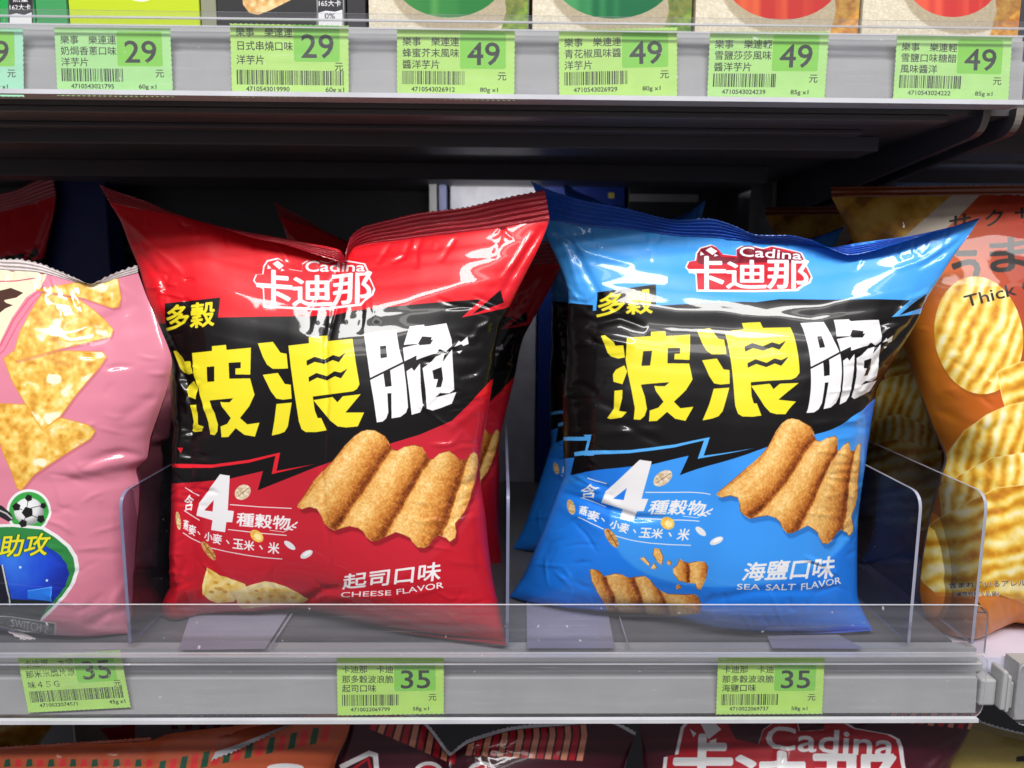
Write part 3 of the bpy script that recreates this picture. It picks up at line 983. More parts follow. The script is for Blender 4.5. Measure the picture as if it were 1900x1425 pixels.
tri_chip(ap, p4((20, 900), (62, 868), (330, 862), (510, 868), (532, 892), (500, 940), (380, 1080), (300, 1190), (210, 1260), (130, 1130), (60, 1010)), 4)
tri_chip(ap, p4((-200, 1120), (130, 1130), (210, 1258), (300, 1196), (450, 1234), (475, 1262), (452, 1300), (320, 1380), (170, 1480), (130, 1530), (105, 1560), (85, 1545), (60, 1470), (20, 1380), (-40, 1200)), 8)
tri_chip(ap, p4((215, 570), (395, 605), (470, 660), (565, 755), (555, 792), (300, 852), (75, 912), (65, 890), (100, 770), (150, 670)), 2)
tri_chip(ap, p4((178, 558), (300, 535), (400, 520), (586, 496), (596, 540), (603, 600), (590, 642), (560, 648), (420, 600), (300, 578)), 6)
# football badge
for k, col in ((100, WHT), (88, (58, 160, 70))):
    ap.ell(*p5((130, 265))[0], k / 2.436, k / 2.436, col)
heart = p5((-300, 330), (60, 322), (200, 335), (262, 372), (320, 420), (350, 470), (360, 520), (340, 590), (300, 650), (240, 715), (180, 772), (100, 850), (-300, 850))
hc = p5((20, 560))[0]
ap.fill(heart, WHT); ap.fill((heart - hc) * .945 + hc, (46, 130, 66))
ap.fill((heart - hc) * [.86, .80] + hc + [0, 8], lambda X, Y: rampc(np.clip(np.hypot(X - 20, Y - 1040) / 110 + (fbm(X / 30, Y / 30, 3) - .5) * .3, 0, 1), [(0, (60, 130, 235)), (.6, (28, 72, 205)), (1, (20, 40, 150))]))
ap.fill(p5((-20, 660), (230, 670), (180, 760), (-20, 800)), (30, 40, 38))
ap.fill(p5((125, 625), (232, 608), (232, 672), (125, 660)), (40, 120, 230))
ap.line(p5((125, 625), (232, 608), (232, 672)), 1.5, (90, 170, 250))
for x, y in ((92, 518), (212, 578)):
    ap.ell(*p5((x, y))[0], 2.4, 2.4, (190, 225, 255))
ap.ell(*p5((130, 265))[0], 27, 25, lambda X, Y: rampc(np.clip(np.hypot(X - 48, Y - 940) / 32, 0, 1), [(0, (245, 245, 246)), (.7, (222, 222, 224)), (1, (150, 150, 152))]))
for x, y, r in ((125, 270, 11), (75, 245, 8), (105, 320, 8), (185, 300, 8), (195, 240, 6), (130, 205, 7)):
    t = np.arange(5) / 5 * 2 * math.pi + x
    ap.fill(p5((x, y))[0] + np.stack([np.cos(t) * r, np.sin(t) * r], -1), (24, 24, 24))
for q in ([(100, 258), (82, 250)], [(115, 292), (108, 312)], [(148, 285), (178, 298)], [(140, 250), (185, 240)], [(122, 245), (128, 215)]):
    ap.line(p5(*q), 1.2, (60, 60, 60))
ap.fill(p5((-60, 220), (10, 240), (50, 275), (62, 300), (40, 312), (0, 290), (-60, 300)), (36, 36, 38))
ap.line(p5((-20, 252), (30, 275), (55, 298)), 3, (190, 190, 188))
for dx in (-3, 3, 0):
    ap.text("助攻", p5((12 + dx, 375), (236 + dx, 362), (208 + dx, 462), (-6 + dx, 472)), (20, 90, 40) if dx else YEL, .075 if dx else .035)
ap.fill(p5((-80, 388), (-6, 380), (-26, 468), (-80, 474)), YEL)
ap.fill(p5((-10, 505), (18, 510), (55, 690), (40, 700), (-10, 690)), (28, 30, 44)); ap.line(p5((12, 508), (46, 690)), 3, (200, 205, 210))
ap.fill(p5((-100, 728), (60, 742), (256, 770), (252, 838), (60, 800), (-100, 770)), (216, 214, 216)); ap.fill(p5((-100, 732), (60, 746), (248, 774), (245, 832), (60, 795), (-100, 765)), (70, 84, 78))
ap.text("SWITCH 2", p5((52, 752), (218, 780), (214, 818), (50, 786)), (226, 226, 226), .015)

ORG = (206, 120, 36)
art_org = Art(1480, 300, 2300, 1240, K, ORG)
ao = art_org
ao.fill(np.array([(1480, 300), (2300, 300), (2300, 1240), (1480, 1240)]), lambda X, Y: rampc(np.clip((X - 1600) / 260 - (Y - 350) / 700, 0, 1), [(0, (206, 120, 34)), (.45, (192, 86, 26)), (1, (158, 46, 24))]))
ao.fill(p6((60, 85), (860, 85), (520, 320), (330, 420), (150, 420)), lambda X, Y: rampc(fbm(X / 40, Y / 40, 3, 4), [(.3, (120, 78, 20)), (.5, (170, 118, 34)), (.75, (200, 160, 70))]))
ao.fill(p6((860, 80), (720, 80), (480, 290), (330, 420), (470, 420), (700, 240)), (190, 176, 160))
K1 = (24, 18, 18)
ao.text("サ", p6((705, 196), (805, 176), (808, 248), (700, 262)), K1, .06)
ao.text("ク", p6((885, 165), (975, 152), (960, 235), (880, 242)), K1, .04)
ao.text("サ", p6((1030, 150), (1150, 140), (1150, 220), (1030, 230)), K1, .04)
ao.text("う", p6((712, 372), (852, 352), (850, 540), (730, 545)), K1, .07)
ao.text("ま", p6((905, 310), (1110, 290), (1110, 455), (910, 470)), K1, .06)


def ridged(ang, per, ph, sd, pal):
    def f(X, Y):
        ca, sa = math.cos(ang), math.sin(ang)
        u = (X * ca + Y * sa) / per + ph + (fbm(X / 60, Y / 60, sd, 3) - .5) * 1.1
        r = .5 + .5 * np.sin(u * 2 * math.pi)
        v = np.clip(r * .55 + (fbm(X / 14, Y / 14, sd + 4, 4) - .5) * .6 + .22 + (fbm(X / 70, Y / 70, sd + 9, 2) - .5) * .5, 0, 1)
        return rampc(v, pal)
    return f


PALE = [(0, (186, 116, 22)), (.3, (220, 164, 50)), (.55, (238, 202, 92)), (.8, (246, 228, 154)), (1, (250, 240, 200))]
ao.ell(1818, 626, 84, 112, (150, 80, 20), -.15, .5, soft=10)
ao.ell(1816, 622, 82, 110, ridged(.42, 26, 0, 3, PALE), -.15)
ao.text("Thick Cut", p6((772, 590), (1230, 470), (1240, 532), (788, 645)), K1, .03)


def big_chip(P, ang, per, sd):
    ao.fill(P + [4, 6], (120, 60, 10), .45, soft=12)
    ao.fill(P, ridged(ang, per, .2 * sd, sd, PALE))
    ao.line(np.concatenate([P, P[:1]]), 2.0, (250, 226, 150), .6)


big_chip(np.array([(1850, 690), (1890, 672), (2000, 660), (2000, 830), (1880, 800), (1860, 740)], float), 1.1, 30, 5)
big_chip(np.array([(1742, 880), (1752, 850), (1790, 800), (1830, 770), (1870, 752), (1930, 740), (2000, 730), (2000, 900), (1850, 960), (1800, 960), (1760, 930)], float), .25, 24, 6)
big_chip(np.array([(1742, 905), (1780, 880), (1840, 850), (1900, 840), (2000, 880), (2000, 1010), (1850, 990), (1790, 1010), (1750, 980)], float), .12, 25, 9)
big_chip(np.array([(1700, 1000), (1735, 965), (1800, 930), (1850, 905), (1900, 900), (2010, 930), (2010, 1110), (1900, 1120), (1850, 1100), (1800, 1110), (1740, 1105), (1712, 1080), (1690, 1040)], float), 1.35, 33, 7)
ao.fill(np.array([(1680, 1095), (1760, 1100), (1840, 1108), (2000, 1120), (2000, 1240), (1680, 1240)], float), (212, 128, 62), .75, soft=10)
for t_, q in (("含まれているアレルゲン", [(638, 590), (1060, 570), (1060, 600), (640, 616)]), ("（実際材料８品目）", [(660, 632), (862, 628), (862, 650), (662, 650)])):
    for dx in (-2, 2):
        ao.text(t_, p7(*[(a + dx, b) for a, b in q]), (246, 238, 220), .05)
    ao.text(t_, p7(*q), (40, 26, 20), .01)
ao.line(p7((750, 655), (800, 725), (760, 720)), 2, (60, 30, 20))

# maroon, gold, striped bags of the row below
MAR = (70, 20, 34)


def b1(*p):
    return np.array(p, float) / 2.714 + [600, 1180]


def b2(*p):
    return np.array(p, float) / 2.714 + [1200, 1180]


art_mar = Art(560, 1280, 1240, 1900, 1.6, MAR)
for i in range(26):
    x = 230 + i * 40
    colr = (196, 30, 44) if i % 2 == 0 else (232, 152, 122)
    if x < 640:
        ybot = 440 + (x - 230) * .42
        art_mar.fill(b1((x + 40, 380), (x + 66, 380), (x + 30, ybot + 40), (x, ybot + 26)), colr)
    else:
        art_mar.fill(b1((x + 62, 400), (x + 88, 400), (x + 100, 500), (x + 76, 600 + (x - 640) * .05), (x + 44, 598 + (x - 640) * .05), (x + 70, 500)), colr)
art_mar.line(b1((90, 660), (230, 590), (262, 600), (270, 700)), 10, WHT); art_mar.line(b1((150, 670), (225, 615), (245, 700)), 5, (190, 30, 44))
for x, y in ((530, 690), (800, 690)):
    art_mar.ell(*b1((x, y))[0], 28, 22, WHT); art_mar.ell(*b1((x, y + 8))[0], 22, 18, (190, 30, 44))

art_cad = Art(1160, 1280, 1880, 1900, 1.6, MAR)
ol = b2((170, 460), (195, 430), (240, 405), (350, 405), (395, 430), (440, 520), (560, 545), (585, 470), (640, 432), (690, 425), (760, 420), (770, 478), (900, 470), (905, 432), (990, 425), (1050, 462), (1230, 495), (1275, 520), (1290, 560), (1300, 640), (1330, 800), (60, 800), (80, 660), (85, 610), (140, 600))
oc = ol.mean(0)
art_cad.fill(ol, WHT); art_cad.fill((ol - oc) * [.965, .94] + oc, (176, 28, 42))
art_cad.text("Cadina", b2((605, 455), (1250, 490), (1240, 608), (600, 570)), WHT, .05)
for ch_, q in (("卡", [(150, 500), (425, 500), (425, 800), (130, 800)]), ("迪", [(440, 590), (820, 590), (820, 860), (440, 860)]), ("那", [(840, 600), (1250, 600), (1250, 870), (840, 870)])):
    art_cad.text(ch_, b2(*q), WHT, .06)
art_cad.fill(b2((270, 440), (330, 420), (375, 470), (310, 520)), WHT); art_cad.fill(b2((215, 465), (250, 490), (235, 510)), WHT); art_cad.fill(b2((310, 530), (350, 515), (350, 555)), WHT)
for i in range(10):
    x = 1225 + i * 50
    art_cad.fill(b2((x + 15, 380), (x + 42, 380), (x + 18, 432 + i * 5), (x - 10, 428 + i * 5)), (196, 30, 44) if i % 2 else (232, 152, 122))

art_strp = Art(-260, 1280, 720, 1900, 1.6, (196, 92, 56))
for i in range(34):
    x = -200 + i * 55
    w_ = 34
    yb = 640 if x < 760 else 640 - (x - 760) * .14
    colr = (30, 84, 60) if i % 2 == 0 else (226, 52, 56)
    if x < 760:
        art_strp.fill(np.array([(x, 660), (x + w_, 655), (x + w_ - 4, 618), (x + 6, 622)], float) / 2.714 + [0, 1180], colr)
    else:
        y0 = 640 - (x - 850) * .215
        art_strp.fill(np.array([(x, y0 + 60), (x + w_, y0 + 52), (x + w_ + 14, y0 - 28), (x + 18, y0 - 22)], float) / 2.714 + [0, 1180], colr)
art_strp.ell(530, 1424, 34, 8, WHT)

art_gold = Art(1650, 1280, 2300, 1900, 1.6, (150, 132, 66))
for i in range(60):
    x, y = 1700 + (i * 67) % 420, 1330 + (i * 41) % 260
    art_gold.ell(x, y, 24, 24, (166, 148, 84), alpha=.35); art_gold.ell(x, y, 21, 21, (150, 132, 66), alpha=.45)
art_gold.text("三", [(1882, 1405), (1960, 1400), (1960, 1470), (1882, 1470)], K1, .05)

art_yel = Art(-260, 1280, 180, 1800, 1.6, (206, 160, 50))
art_yel.fill(np.array([(-260, 1300), (100, 1300), (100, 1800), (-260, 1800)]), ridged(1.3, 34, 0, 4, [(0, (160, 100, 20)), (.5, (206, 150, 50)), (1, (232, 200, 110))]))
art_whi = Art(60, 1280, 600, 1700, 1.6, (176, 168, 172))
art_whi.fill(np.array([(185, 1352), (225, 1348), (225, 1335), (250, 1340), (250, 1372), (215, 1385)], float), (176, 34, 44))
for i in range(8):
    art_whi.fill(np.array([(320 + i * 26, 1300), (332 + i * 26, 1300), (330 + i * 26, 1352), (318 + i * 26, 1354)], float), (150, 40, 50))

# ------------------------------------------------------------------ shelving


def X_at(px, py, Y=YR):
    return float(at(px, py, Y)[0])


def Z_at(py, Y=YR, px=950):
    return float(at(px, py, Y)[2])


M_LINE = clear("clear_rail_rib", (0.9, 0.9, 0.93), haze=0.45, hazecol=(0.8, 0.8, 0.84))


def price_rail(par, ytop, y1, y2, ybot, ylip, xl, xr, chan_end):
    """grey label channel with its clear cover, ribs and lips; y values are heights read from the photo"""
    zt, z1, z2, zb, zl = [Z_at(v) for v in (ytop, y1, y2, ybot, ylip)]
    prof = [(YR, zb), (YR + .0012, z2), (YR + .0030, z2 + .0004), (YR + .0030, z1), (YR + .0045, z1 + .0006), (YR + .0045, zt - .0006), (YR + .012, zt - .0006), (YR + .012, zb)]
    V, F = prism(prof, 'x', xl, chan_end)
    rail = mesh_ob("price_rail", V, F, M_CHAN, par)
    n0 = len(COL.objects)
    r = .010
    V, F = prism(round_poly([(xl, zb - .0012), (xr, zb - .0012), (xr, zt), (xl, zt)], [0, r, .006, 0]), 'y', YR - .0045, YR - .0037)
    mesh_ob("label_cover", V, F, [M_CLEAR, M_LINE], par, midx=[0, 0] + [1] * (len(F) - 2))
    for nm, za, zc, ya, yc, mt in (("bottom_lip", zb - .0016, zb + .0007, YR - .0075, YR - .0046, M_LIP), ("rib", z1 - .0003, z1 + .0004, YR - .0054, YR - .0046, M_LINE),
                                   ("top_lip", zt - .0004, zt + .0004, YR - .0062, YR - .0046, M_LINE)):
        box(nm, (xl, ya, za), (xr - .004, yc, zc), mt, par)
    if zl > zt:
        V, F = prism([(xl, zt + .0005), (xr, zt + .0005), (xr - .003, zl), (xl, zl)], 'y', YR - .0045, YR - .0037)
        mesh_ob("clear_lip", V, F, [M_CLEAR, M_LINE], par, midx=[0, 0] + [1] * (len(F) - 2))
    for ob in list(COL.objects)[n0:]:             # cover, ribs and lips belong to the rail
        ob.parent = rail


XL = -0.60
# lower shelf
XRL = X_at(1822, 1270)
low = thing("shelf", "lower shelf holding the red and blue crisp bags, grey price rail with three tags", "shelf", (0, YR + .15, ZS))
box("shelf_board", (XL, YR + .0125, ZS - .022), (XRL - .012, .76, ZS), M_BOARD, low)
price_rail(low, 1209, 1224, 1262, 1324, 1207, XL, XRL - .001, X_at(1815, 1270))
for P in ([(331, 1206), (492, 1204), (543, 1125), (575, 1075), (395, 1075), (358, 1125)], [(978, 1203), (1141, 1203), (1126, 1126), (1116, 1080), (976, 1080)], [(1433, 1203), (1604, 1204), (1560, 1180), (1480, 1130), (1370, 1130), (1418, 1168)]):
    q = np.array([atz(a, b, ZS + .0012) for a, b in P])
    mesh_ob("reflection_strip", q, [tuple(range(len(q)))[::-1]], M_PALE, low)  # soft reflections on the shelf floor, laid down as pale sheets
for P in ([(497, 1204), (501, 1204), (562, 1110), (558, 1110)], [(1166, 1203), (1169, 1203), (1140, 1110), (1138, 1110)]):
    q = np.array([atz(a, b, ZS + .0020) for a, b in P])
    mesh_ob("board_seam", q, [(3, 2, 1, 0)], M_PALE, low)
# grey plastic end clips of the lower rail
clip = thing("rail_clip", "grey plastic rail end clip at the right end of the lower shelf", "clip", (XRL, YR + .01, ZS - .02))
for nm, xa, xb, ya, yb, d0 in (("clip_body", 1816, 1846, 1262, 1310, 0), ("clip_tab", 1847, 1857, 1240, 1312, -.004), ("clip_hook", 1800, 1836, 1238, 1258, .006)):
    box(nm, (X_at(xa, yb), YR + d0, Z_at(yb, YR, xa)), (X_at(xb, yb), YR + d0 + .012, Z_at(ya, YR, xa)), M_CHAN, clip, .0012)
clip2 = thing("rail_clip", "grey plastic clip beside the neighbouring rail at the far right edge", "clip", (X_at(1868, 1270), YR + .01, ZS - .02))
for nm, xa, xb, ya, yb, d0 in (("clip_body", 1860, 1880, 1268, 1318, .001), ("clip_tab", 1858, 1866, 1250, 1318, -.003)):
    box(nm, (X_at(xa, yb), YR + d0, Z_at(yb, YR, xa)), (X_at(xb, yb), YR + d0 + .012, Z_at(ya, YR, xa)), M_CHAN, clip2, .0012)

# neighbouring shelf to the right
ZS2 = Z_at(1240, YR, 1870)
XN = X_at(1826, 1240)
nb = thing("shelf", "neighbouring pale shelf under the orange ridged crisp bag at the right edge", "shelf", (XN + .2, YR + .15, ZS2))
box("shelf_board", (XN, YR + .0125, ZS2 - .02), (XN + .5, .76, ZS2), M_PALEB, nb)
zt, zb = Z_at(1222, YR, 1880), Z_at(1338, YR, 1880)
xn = X_at(1877, 1280)
V, F = prism(round_poly([(xn, zb), (xn + .4, zb), (xn + .4, zt), (xn, zt)], [.008, 0, 0, .008]), 'y', YR - .0045, YR - .0037)
mesh_ob("label_cover", V, F, [M_CLEAR, M_LIP], nb, midx=[0, 0] + [1] * (len(F) - 2))
box("label_channel", (xn + .003, YR, zb + .001), (xn + .4, YR + .012, zt - .003), M_CHAN, nb)

# front guard
guard = thing("front_guard", "clear acrylic front guard along the edge of the lower shelf", "guard", (0, YR - .011, ZS))
gx0, gx1 = XL, X_at(1832, 1160, YR - .012)
V, F = prism(round_poly([(gx0, Z_at(1212, YR - .012)), (gx1, Z_at(1212, YR - .012)), (gx1, Z_at(1122, YR - .012)), (gx0, Z_at(1122, YR - .012))], [0, 0, .009, 0]), 'y', YR - .0125, YR - .0110)
mesh_ob("guard_sheet", V, F, [M_GUARD, M_LIP], guard, midx=[0, 0] + [1] * (len(F) - 2))

# dividers: upright clear plates running back into the shelf


M_DIVB = clear("clear_divider_painted_reflection", (0.50, 0.54, 0.70), haze=0.012, rough=0.02, gain=1.4)  # tint stands in for the blue bag's reflection in clear plastic


def divider(label, px, py, ytop, edge, body=None):
    x = X_at(px, py, YR + .004)
    y0 = YR + .004
    ztop = Z_at(ytop, y0, px)
    t = thing("shelf_divider", label, "divider", (x, y0 + .1, ZS), "clear dividers standing on the lower shelf")
    V, F = prism(round_poly([(y0, ZS + .0025), (y0 + .30, ZS + .0025), (y0 + .30, ztop), (y0, ztop)], [0, 0, 0, .011], 8), 'x', x - .0009, x + .0009)
    mesh_ob("plate", V, F, [body or M_DIV, edge], t, midx=[0, 0] + [1] * (len(F) - 2))
    return t


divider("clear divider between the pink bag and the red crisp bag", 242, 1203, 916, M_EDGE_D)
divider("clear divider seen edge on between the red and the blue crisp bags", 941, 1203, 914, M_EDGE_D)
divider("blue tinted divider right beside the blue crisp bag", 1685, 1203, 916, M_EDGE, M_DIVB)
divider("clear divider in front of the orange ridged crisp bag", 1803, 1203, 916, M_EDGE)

# upper shelf with its underside and brackets
XRU = X_at(1903, 120)
up = thing("shelf", "upper shelf with seven green price tags on its grey rail and black underside", "shelf", (0, YR + .15, ZU))
price_rail(up, 48, 62, 102, 184, 34, XL, XRU, XRU)
zu0 = Z_at(193, YR)
box("shelf_board", (XL, YR + .0125, zu0), (XRU - .02, .80, ZU), M_BLACK, up)
xb = X_at(1640, 250, .47)
zb1 = Z_at(271, .47)
for nm, ya, yb, za, z9, x9 in (("front_lip", .4135, .424, zu0 - .0035, zu0, XRU - .03), ("underside_ridge", .455, .4635, zu0 - .0030, zu0, xb - .02), ("front_beam", .475, .505, zb1, zu0, xb), ("rear_beam", .60, .63, Z_at(334, .60), zu0, X_at(1425, 320, .60))):
    box(nm, (XL, ya, za), (x9, yb, z9), M_BLACK, up, .0008)


def bracket(label, fx, fy0, fy1):
    Yf = YR + .014
    x = X_at(fx, fy0, Yf)
    zt_, zf = Z_at(fy0 - 8, Yf, fx), Z_at(fy1, Yf, fx)
    b = atx(fx - 330 * (fx - 928) / 907, fy1 + 136, x)
    t = thing("shelf_bracket", label, "bracket", (x, Yf + .1, zt_), "black brackets under the upper shelf")
    poly = round_poly([(Yf, zt_), (Yf, zf), (b[1], b[2]), (.76, b[2] - .012), (.76, zt_)], [0, .012, 0, 0, 0], 8)
    V, F = prism(poly, 'x', x - .002, x + .002)
    mi = [0, 0] + [1 if k in range(0, 6) else 0 for k in range(len(F) - 2)]
    mesh_ob("bracket_plate", V, F, [M_BLACK2, M_STEEL], t, midx=mi)


bracket("black shelf bracket ending left of the rail corner, the inner one", 1832, 208, 246)
bracket("black shelf bracket at the right edge, the outer one", 1893, 208, 246)
nbu = thing("shelf", "black underside of the neighbouring upper shelf at the right edge", "shelf", (XRU + .15, .6, zu0))
x0 = X_at(1905, 150)
box("shelf_board", (x0 - .02, YR + .02, zu0 + .001), (x0 + .4, .76, ZU - .004), M_BLACK, nbu)
box("front_beam", (x0 + .004, .475, Z_at(275, .475)), (x0 + .4, .505, zu0 + .001), M_BLACK, nbu)
box("grey_beam", (x0 + .02, .56, Z_at(296, .56)), (x0 + .4, .575, zu0 + .001), M_STEEL, nbu)
box("rear_beam", (x0 + .02, .62, Z_at(332, .62)), (x0 + .4, .64, zu0 + .001), M_BLACK, nbu)

# what stands at the back of the shelf
wall = thing("back_panel", "dark back panel closing the shelf behind the crisp bags", "panel", (0, .80, ZS))
box("panel_sheet", (-.9, .80, ZS - .4), (1.1, .81, ZU + .3), M_BACK, wall)
box("panel_ledge", (-.9, .772, Z_at(476, .78)), (X_at(640, 470, .78), .7995, Z_at(462, .78)), M_BACK, wall)
uprt = thing("shelf_upright", "grey metal upright post at the back between the two red and blue bags", "post", (X_at(811, 400, .74), .75, ZS))
box("post_face", (X_at(797, 400, .74), .74, ZS), (X_at(810, 400, .74), .765, ZU), M_CHAN, uprt)
box("post_edge", (X_at(815, 400, .745), .745, ZS), (X_at(828, 400, .745), .77, ZU), plain("blue_grey_post", (120, 124, 170), .4), uprt)
upr2 = thing("shelf_upright", "grey metal upright post behind the right bracket", "post", (X_at(1445, 400, .70), .70, ZS))
box("post_face", (X_at(1410, 400, .70), .70, ZS), (X_at(1440, 400, .70), .73, ZU), plain("dim_post", (120, 122, 120), .4), upr2)
box("post_edge", (X_at(1443, 400, .705), .705, ZS), (X_at(1475, 400, .705), .73, ZU), plain("dim_post_edge", (90, 92, 92), .4), upr2)


def carton(name, label, xa, xb, ytop, Y, col, depth=.03, base=None, group="cartons at the back of the shelf", print_=None):
    t = thing(name, label, "carton", (X_at((xa + xb) / 2, 500, Y), Y + depth / 2, base if base is not None else ZS), group)
    m = plain(name + "_board", col, .5)
    z0 = ZS if base is None else base
    box("carton_body", (X_at(xa, 500, Y), Y, z0), (X_at(xb, 500, Y), Y + depth, Z_at(ytop, Y)), m, t, .001)
    if print_:
        for (a, b, c, d, cc) in print_:
            box("print_panel", (X_at(a, 500, Y), Y - .0008, Z_at(d, Y)), (X_at(b, 500, Y), Y - .0001, Z_at(c, Y)), plain(name + "_ink", cc, .5), t)
    return t


carton("white_carton", "pale grey white carton standing behind the red bag's right corner", 836, 996, 300, .755, (214, 214, 224))
carton("blue_carton", "deep blue carton behind the top left of the blue bag", 1000, 1156, 300, .752, (20, 52, 140), print_=[(1010, 1060, 342, 346, (150, 170, 220)), (1125, 1136, 356, 366, (200, 190, 90))])
carton("dark_carton", "black and grey carton with round pale emblem behind the blue bag", 1162, 1330, 300, .754, (40, 44, 48), print_=[(1164, 1290, 358, 372, (150, 146, 150))])
carton("navy_carton", "navy blue carton in the dark behind the pink bag", 88, 205, 318, .745, (22, 36, 104))
carton("blue_carton", "dim blue carton behind the bracket on the right", 1480, 1600, 320, .76, (36, 66, 140))
carton("pale_blue_carton", "pale blue carton edge showing above the orange bag", 1650, 2000, 334, .70, (120, 180, 240), base=ZS2)

# packs on the upper shelf, only their feet show
TOPS = [("green_pack", "green crisp pack with a black calorie badge at the top left corner", 2, 66, (36, 156, 76)),
        ("green_pack", "plain green pack end standing between the green badge pack and the lime pack", 70, 126, (66, 150, 90)),
        ("lime_pack", "lime green pack with white arc on the upper shelf", 131, 371, (186, 206, 40)),
        ("grey_pack", "narrow olive grey pack beside the lime pack", 375, 402, (140, 142, 120)),
        ("charcoal_pack", "charcoal pack with a crisp picture and calorie badge on the upper shelf", 405, 642, (52, 52, 54)),
        ("charcoal_pack", "plain charcoal pack end left of the first beige box", 645, 678, (56, 55, 58)),
        ("beige_box", "beige box with green tub picture left of the other green one", 685, 980, (214, 204, 182)),
        ("beige_box", "beige box with dark green tub picture left of the red tub boxes", 988, 1282, (214, 204, 182)),
        ("beige_box", "beige box with orange red tub picture in the upper row", 1290, 1592, (214, 204, 182)),
        ("beige_box", "beige box with crimson tub picture at the upper right corner", 1599, 1890, (214, 204, 182))]
YT = .425
for i, (nm, lb, xa, xb_, col) in enumerate(TOPS):
    t = thing(nm, lb, "snack box" if "box" in nm else "snack pack", (X_at((xa + xb_) / 2, 50, YT), YT + .03, ZU), "beige tub boxes on the upper shelf" if "box" in nm else "packs on the upper shelf")
    m = plain(nm + "_card", col, .45)
    zt = Z_at(-150, YT)
    box("box_body", (X_at(xa, 50, YT), YT + .0004, ZU), (X_at(xb_, 50, YT), YT + .06, zt), m, t, .001)
    A = Art(xa, -160, xb_, 100, 2.0, col)
    if nm == "beige_box":
        A.fill(np.array([(xa, -160), (xb_, -160), (xb_, 100), (xa, 100)]), lambda X, Y: rampc(fbm(X / 3, Y / 3, 5, 2), [(.2, (204, 194, 170)), (.6, (216, 207, 186)), (.9, (232, 226, 208))]))
        cx = {685: 833, 988: 1138, 1290: 1452, 1599: 1768}[xa]
        by = {685: 33, 988: 35, 1290: 37, 1599: 32}[xa]
        rx = {685: 104, 988: 112, 1290: 108, 1599: 90}[xa]
        tone = {685: ((44, 120, 60), (92, 156, 84)), 988: ((30, 104, 66), (70, 148, 90)), 1290: ((186, 56, 52), (224, 110, 66)), 1599: ((196, 60, 58), (226, 96, 72))}[xa]
        leaf = ((60, 110, 40), (140, 160, 60)) if xa < 1200 else ((170, 96, 40), (226, 170, 70))
        A.fill(np.array([(xb_ - 60, -160), (xb_, -160), (xb_, 100), (xb_ - 62, 100), (xb_ - 40, 20)]), lambda X, Y: rampc(fbm(X / 8, Y / 8, 2, 4), [(.2, leaf[0]), (.8, leaf[1])]), alpha=.9)
        A.ell(cx + 20, by - 60, rx + 26, 92, (120, 100, 70), alpha=.4, soft=14)
        A.ell(cx, by - 78, rx, 78, lambda X, Y: rampc(np.clip((X - cx) / rx * .4 + .5 + (vnoise(X / 13, X * 0 + 3, 4) - .5) * .7, 0, 1), [(0, tone[1]), (.6, tone[0]), (1, tone[0])]))
    if xa == 2:
        A.fill(np.array([(15, -160), (62, -160), (62, 70), (15, 70)]), (70, 70, 74)); A.fill(np.array([(18, -160), (59, -160), (59, 70), (18, 70)]), (44, 44, 48))
        A.text("162大卡", [(18, 8), (57, 8), (57, 19), (18, 19)], WHT, .03); A.text("熱量", [(24, -8), (52, -8), (52, 4), (24, 4)], WHT, .03)
        A.fill(np.array([(18, 28), (30, 25), (45, 28), (59, 23), (59, 70), (18, 70)], float), (222, 222, 224))
    if xa == 131:
        A.ell(262, -12, 26, 15, WHT)
    if xa == 405:
        A.fill(np.array([(448, -60), (450, 8), (462, 24), (478, 28), (500, 20), (540, 0), (560, -60)], float), lambda X, Y: rampc(fbm(X / 9, Y / 9, 3, 3), [(.2, (200, 150, 90)), (.6, (230, 190, 130)), (.9, (248, 222, 176))]))
        A.fill(np.array([(588, -160), (639, -160), (639, 80), (588, 80)]), (150, 150, 152)); A.fill(np.array([(590, -160), (637, -160), (637, 80), (590, 80)]), (58, 58, 62))
        A.text("165大卡", [(592, 0), (633, 0), (633, 12), (592, 12)], WHT, .03)
        A.fill(np.array([(591, 24), (605, 20), (622, 22), (636, 18), (636, 80), (591, 80)], float), (222, 222, 226)); A.text("0%", [(603, 25), (622, 25), (622, 35), (603, 35)], (60, 60, 64), .02)
    n = 24
    # printed front, resampled onto the flat panel
    xs = np.linspace(X_at(xa, 50, YT), X_at(xb_, 50, YT), 200); zs = np.linspace(zt, ZU, 400)
    gx_, gz_ = np.meshgrid(xs, zs)
    qx, qy = proj(np.stack([gx_, np.full_like(gx_, YT), gz_], -1))
    im = to_image(nm + "_print", A.sample(qx, qy))
    fm = film(nm + "_film", im, .35, .3, .08)
    V = [(xs[0], YT, ZU + .0002), (xs[-1], YT, ZU + .0002), (xs[-1], YT, zt - .0004), (xs[0], YT, zt - .0004)]
    mesh_ob("front_panel", V, [(0, 1, 2, 3)], fm, t, [(0, 0), (1, 0), (1, 1), (0, 1)])

# ------------------------------------------------------------------ price tags
TAGGREEN = (192, 238, 126)  # tags leaning to mint carry the tint of the light in their paper


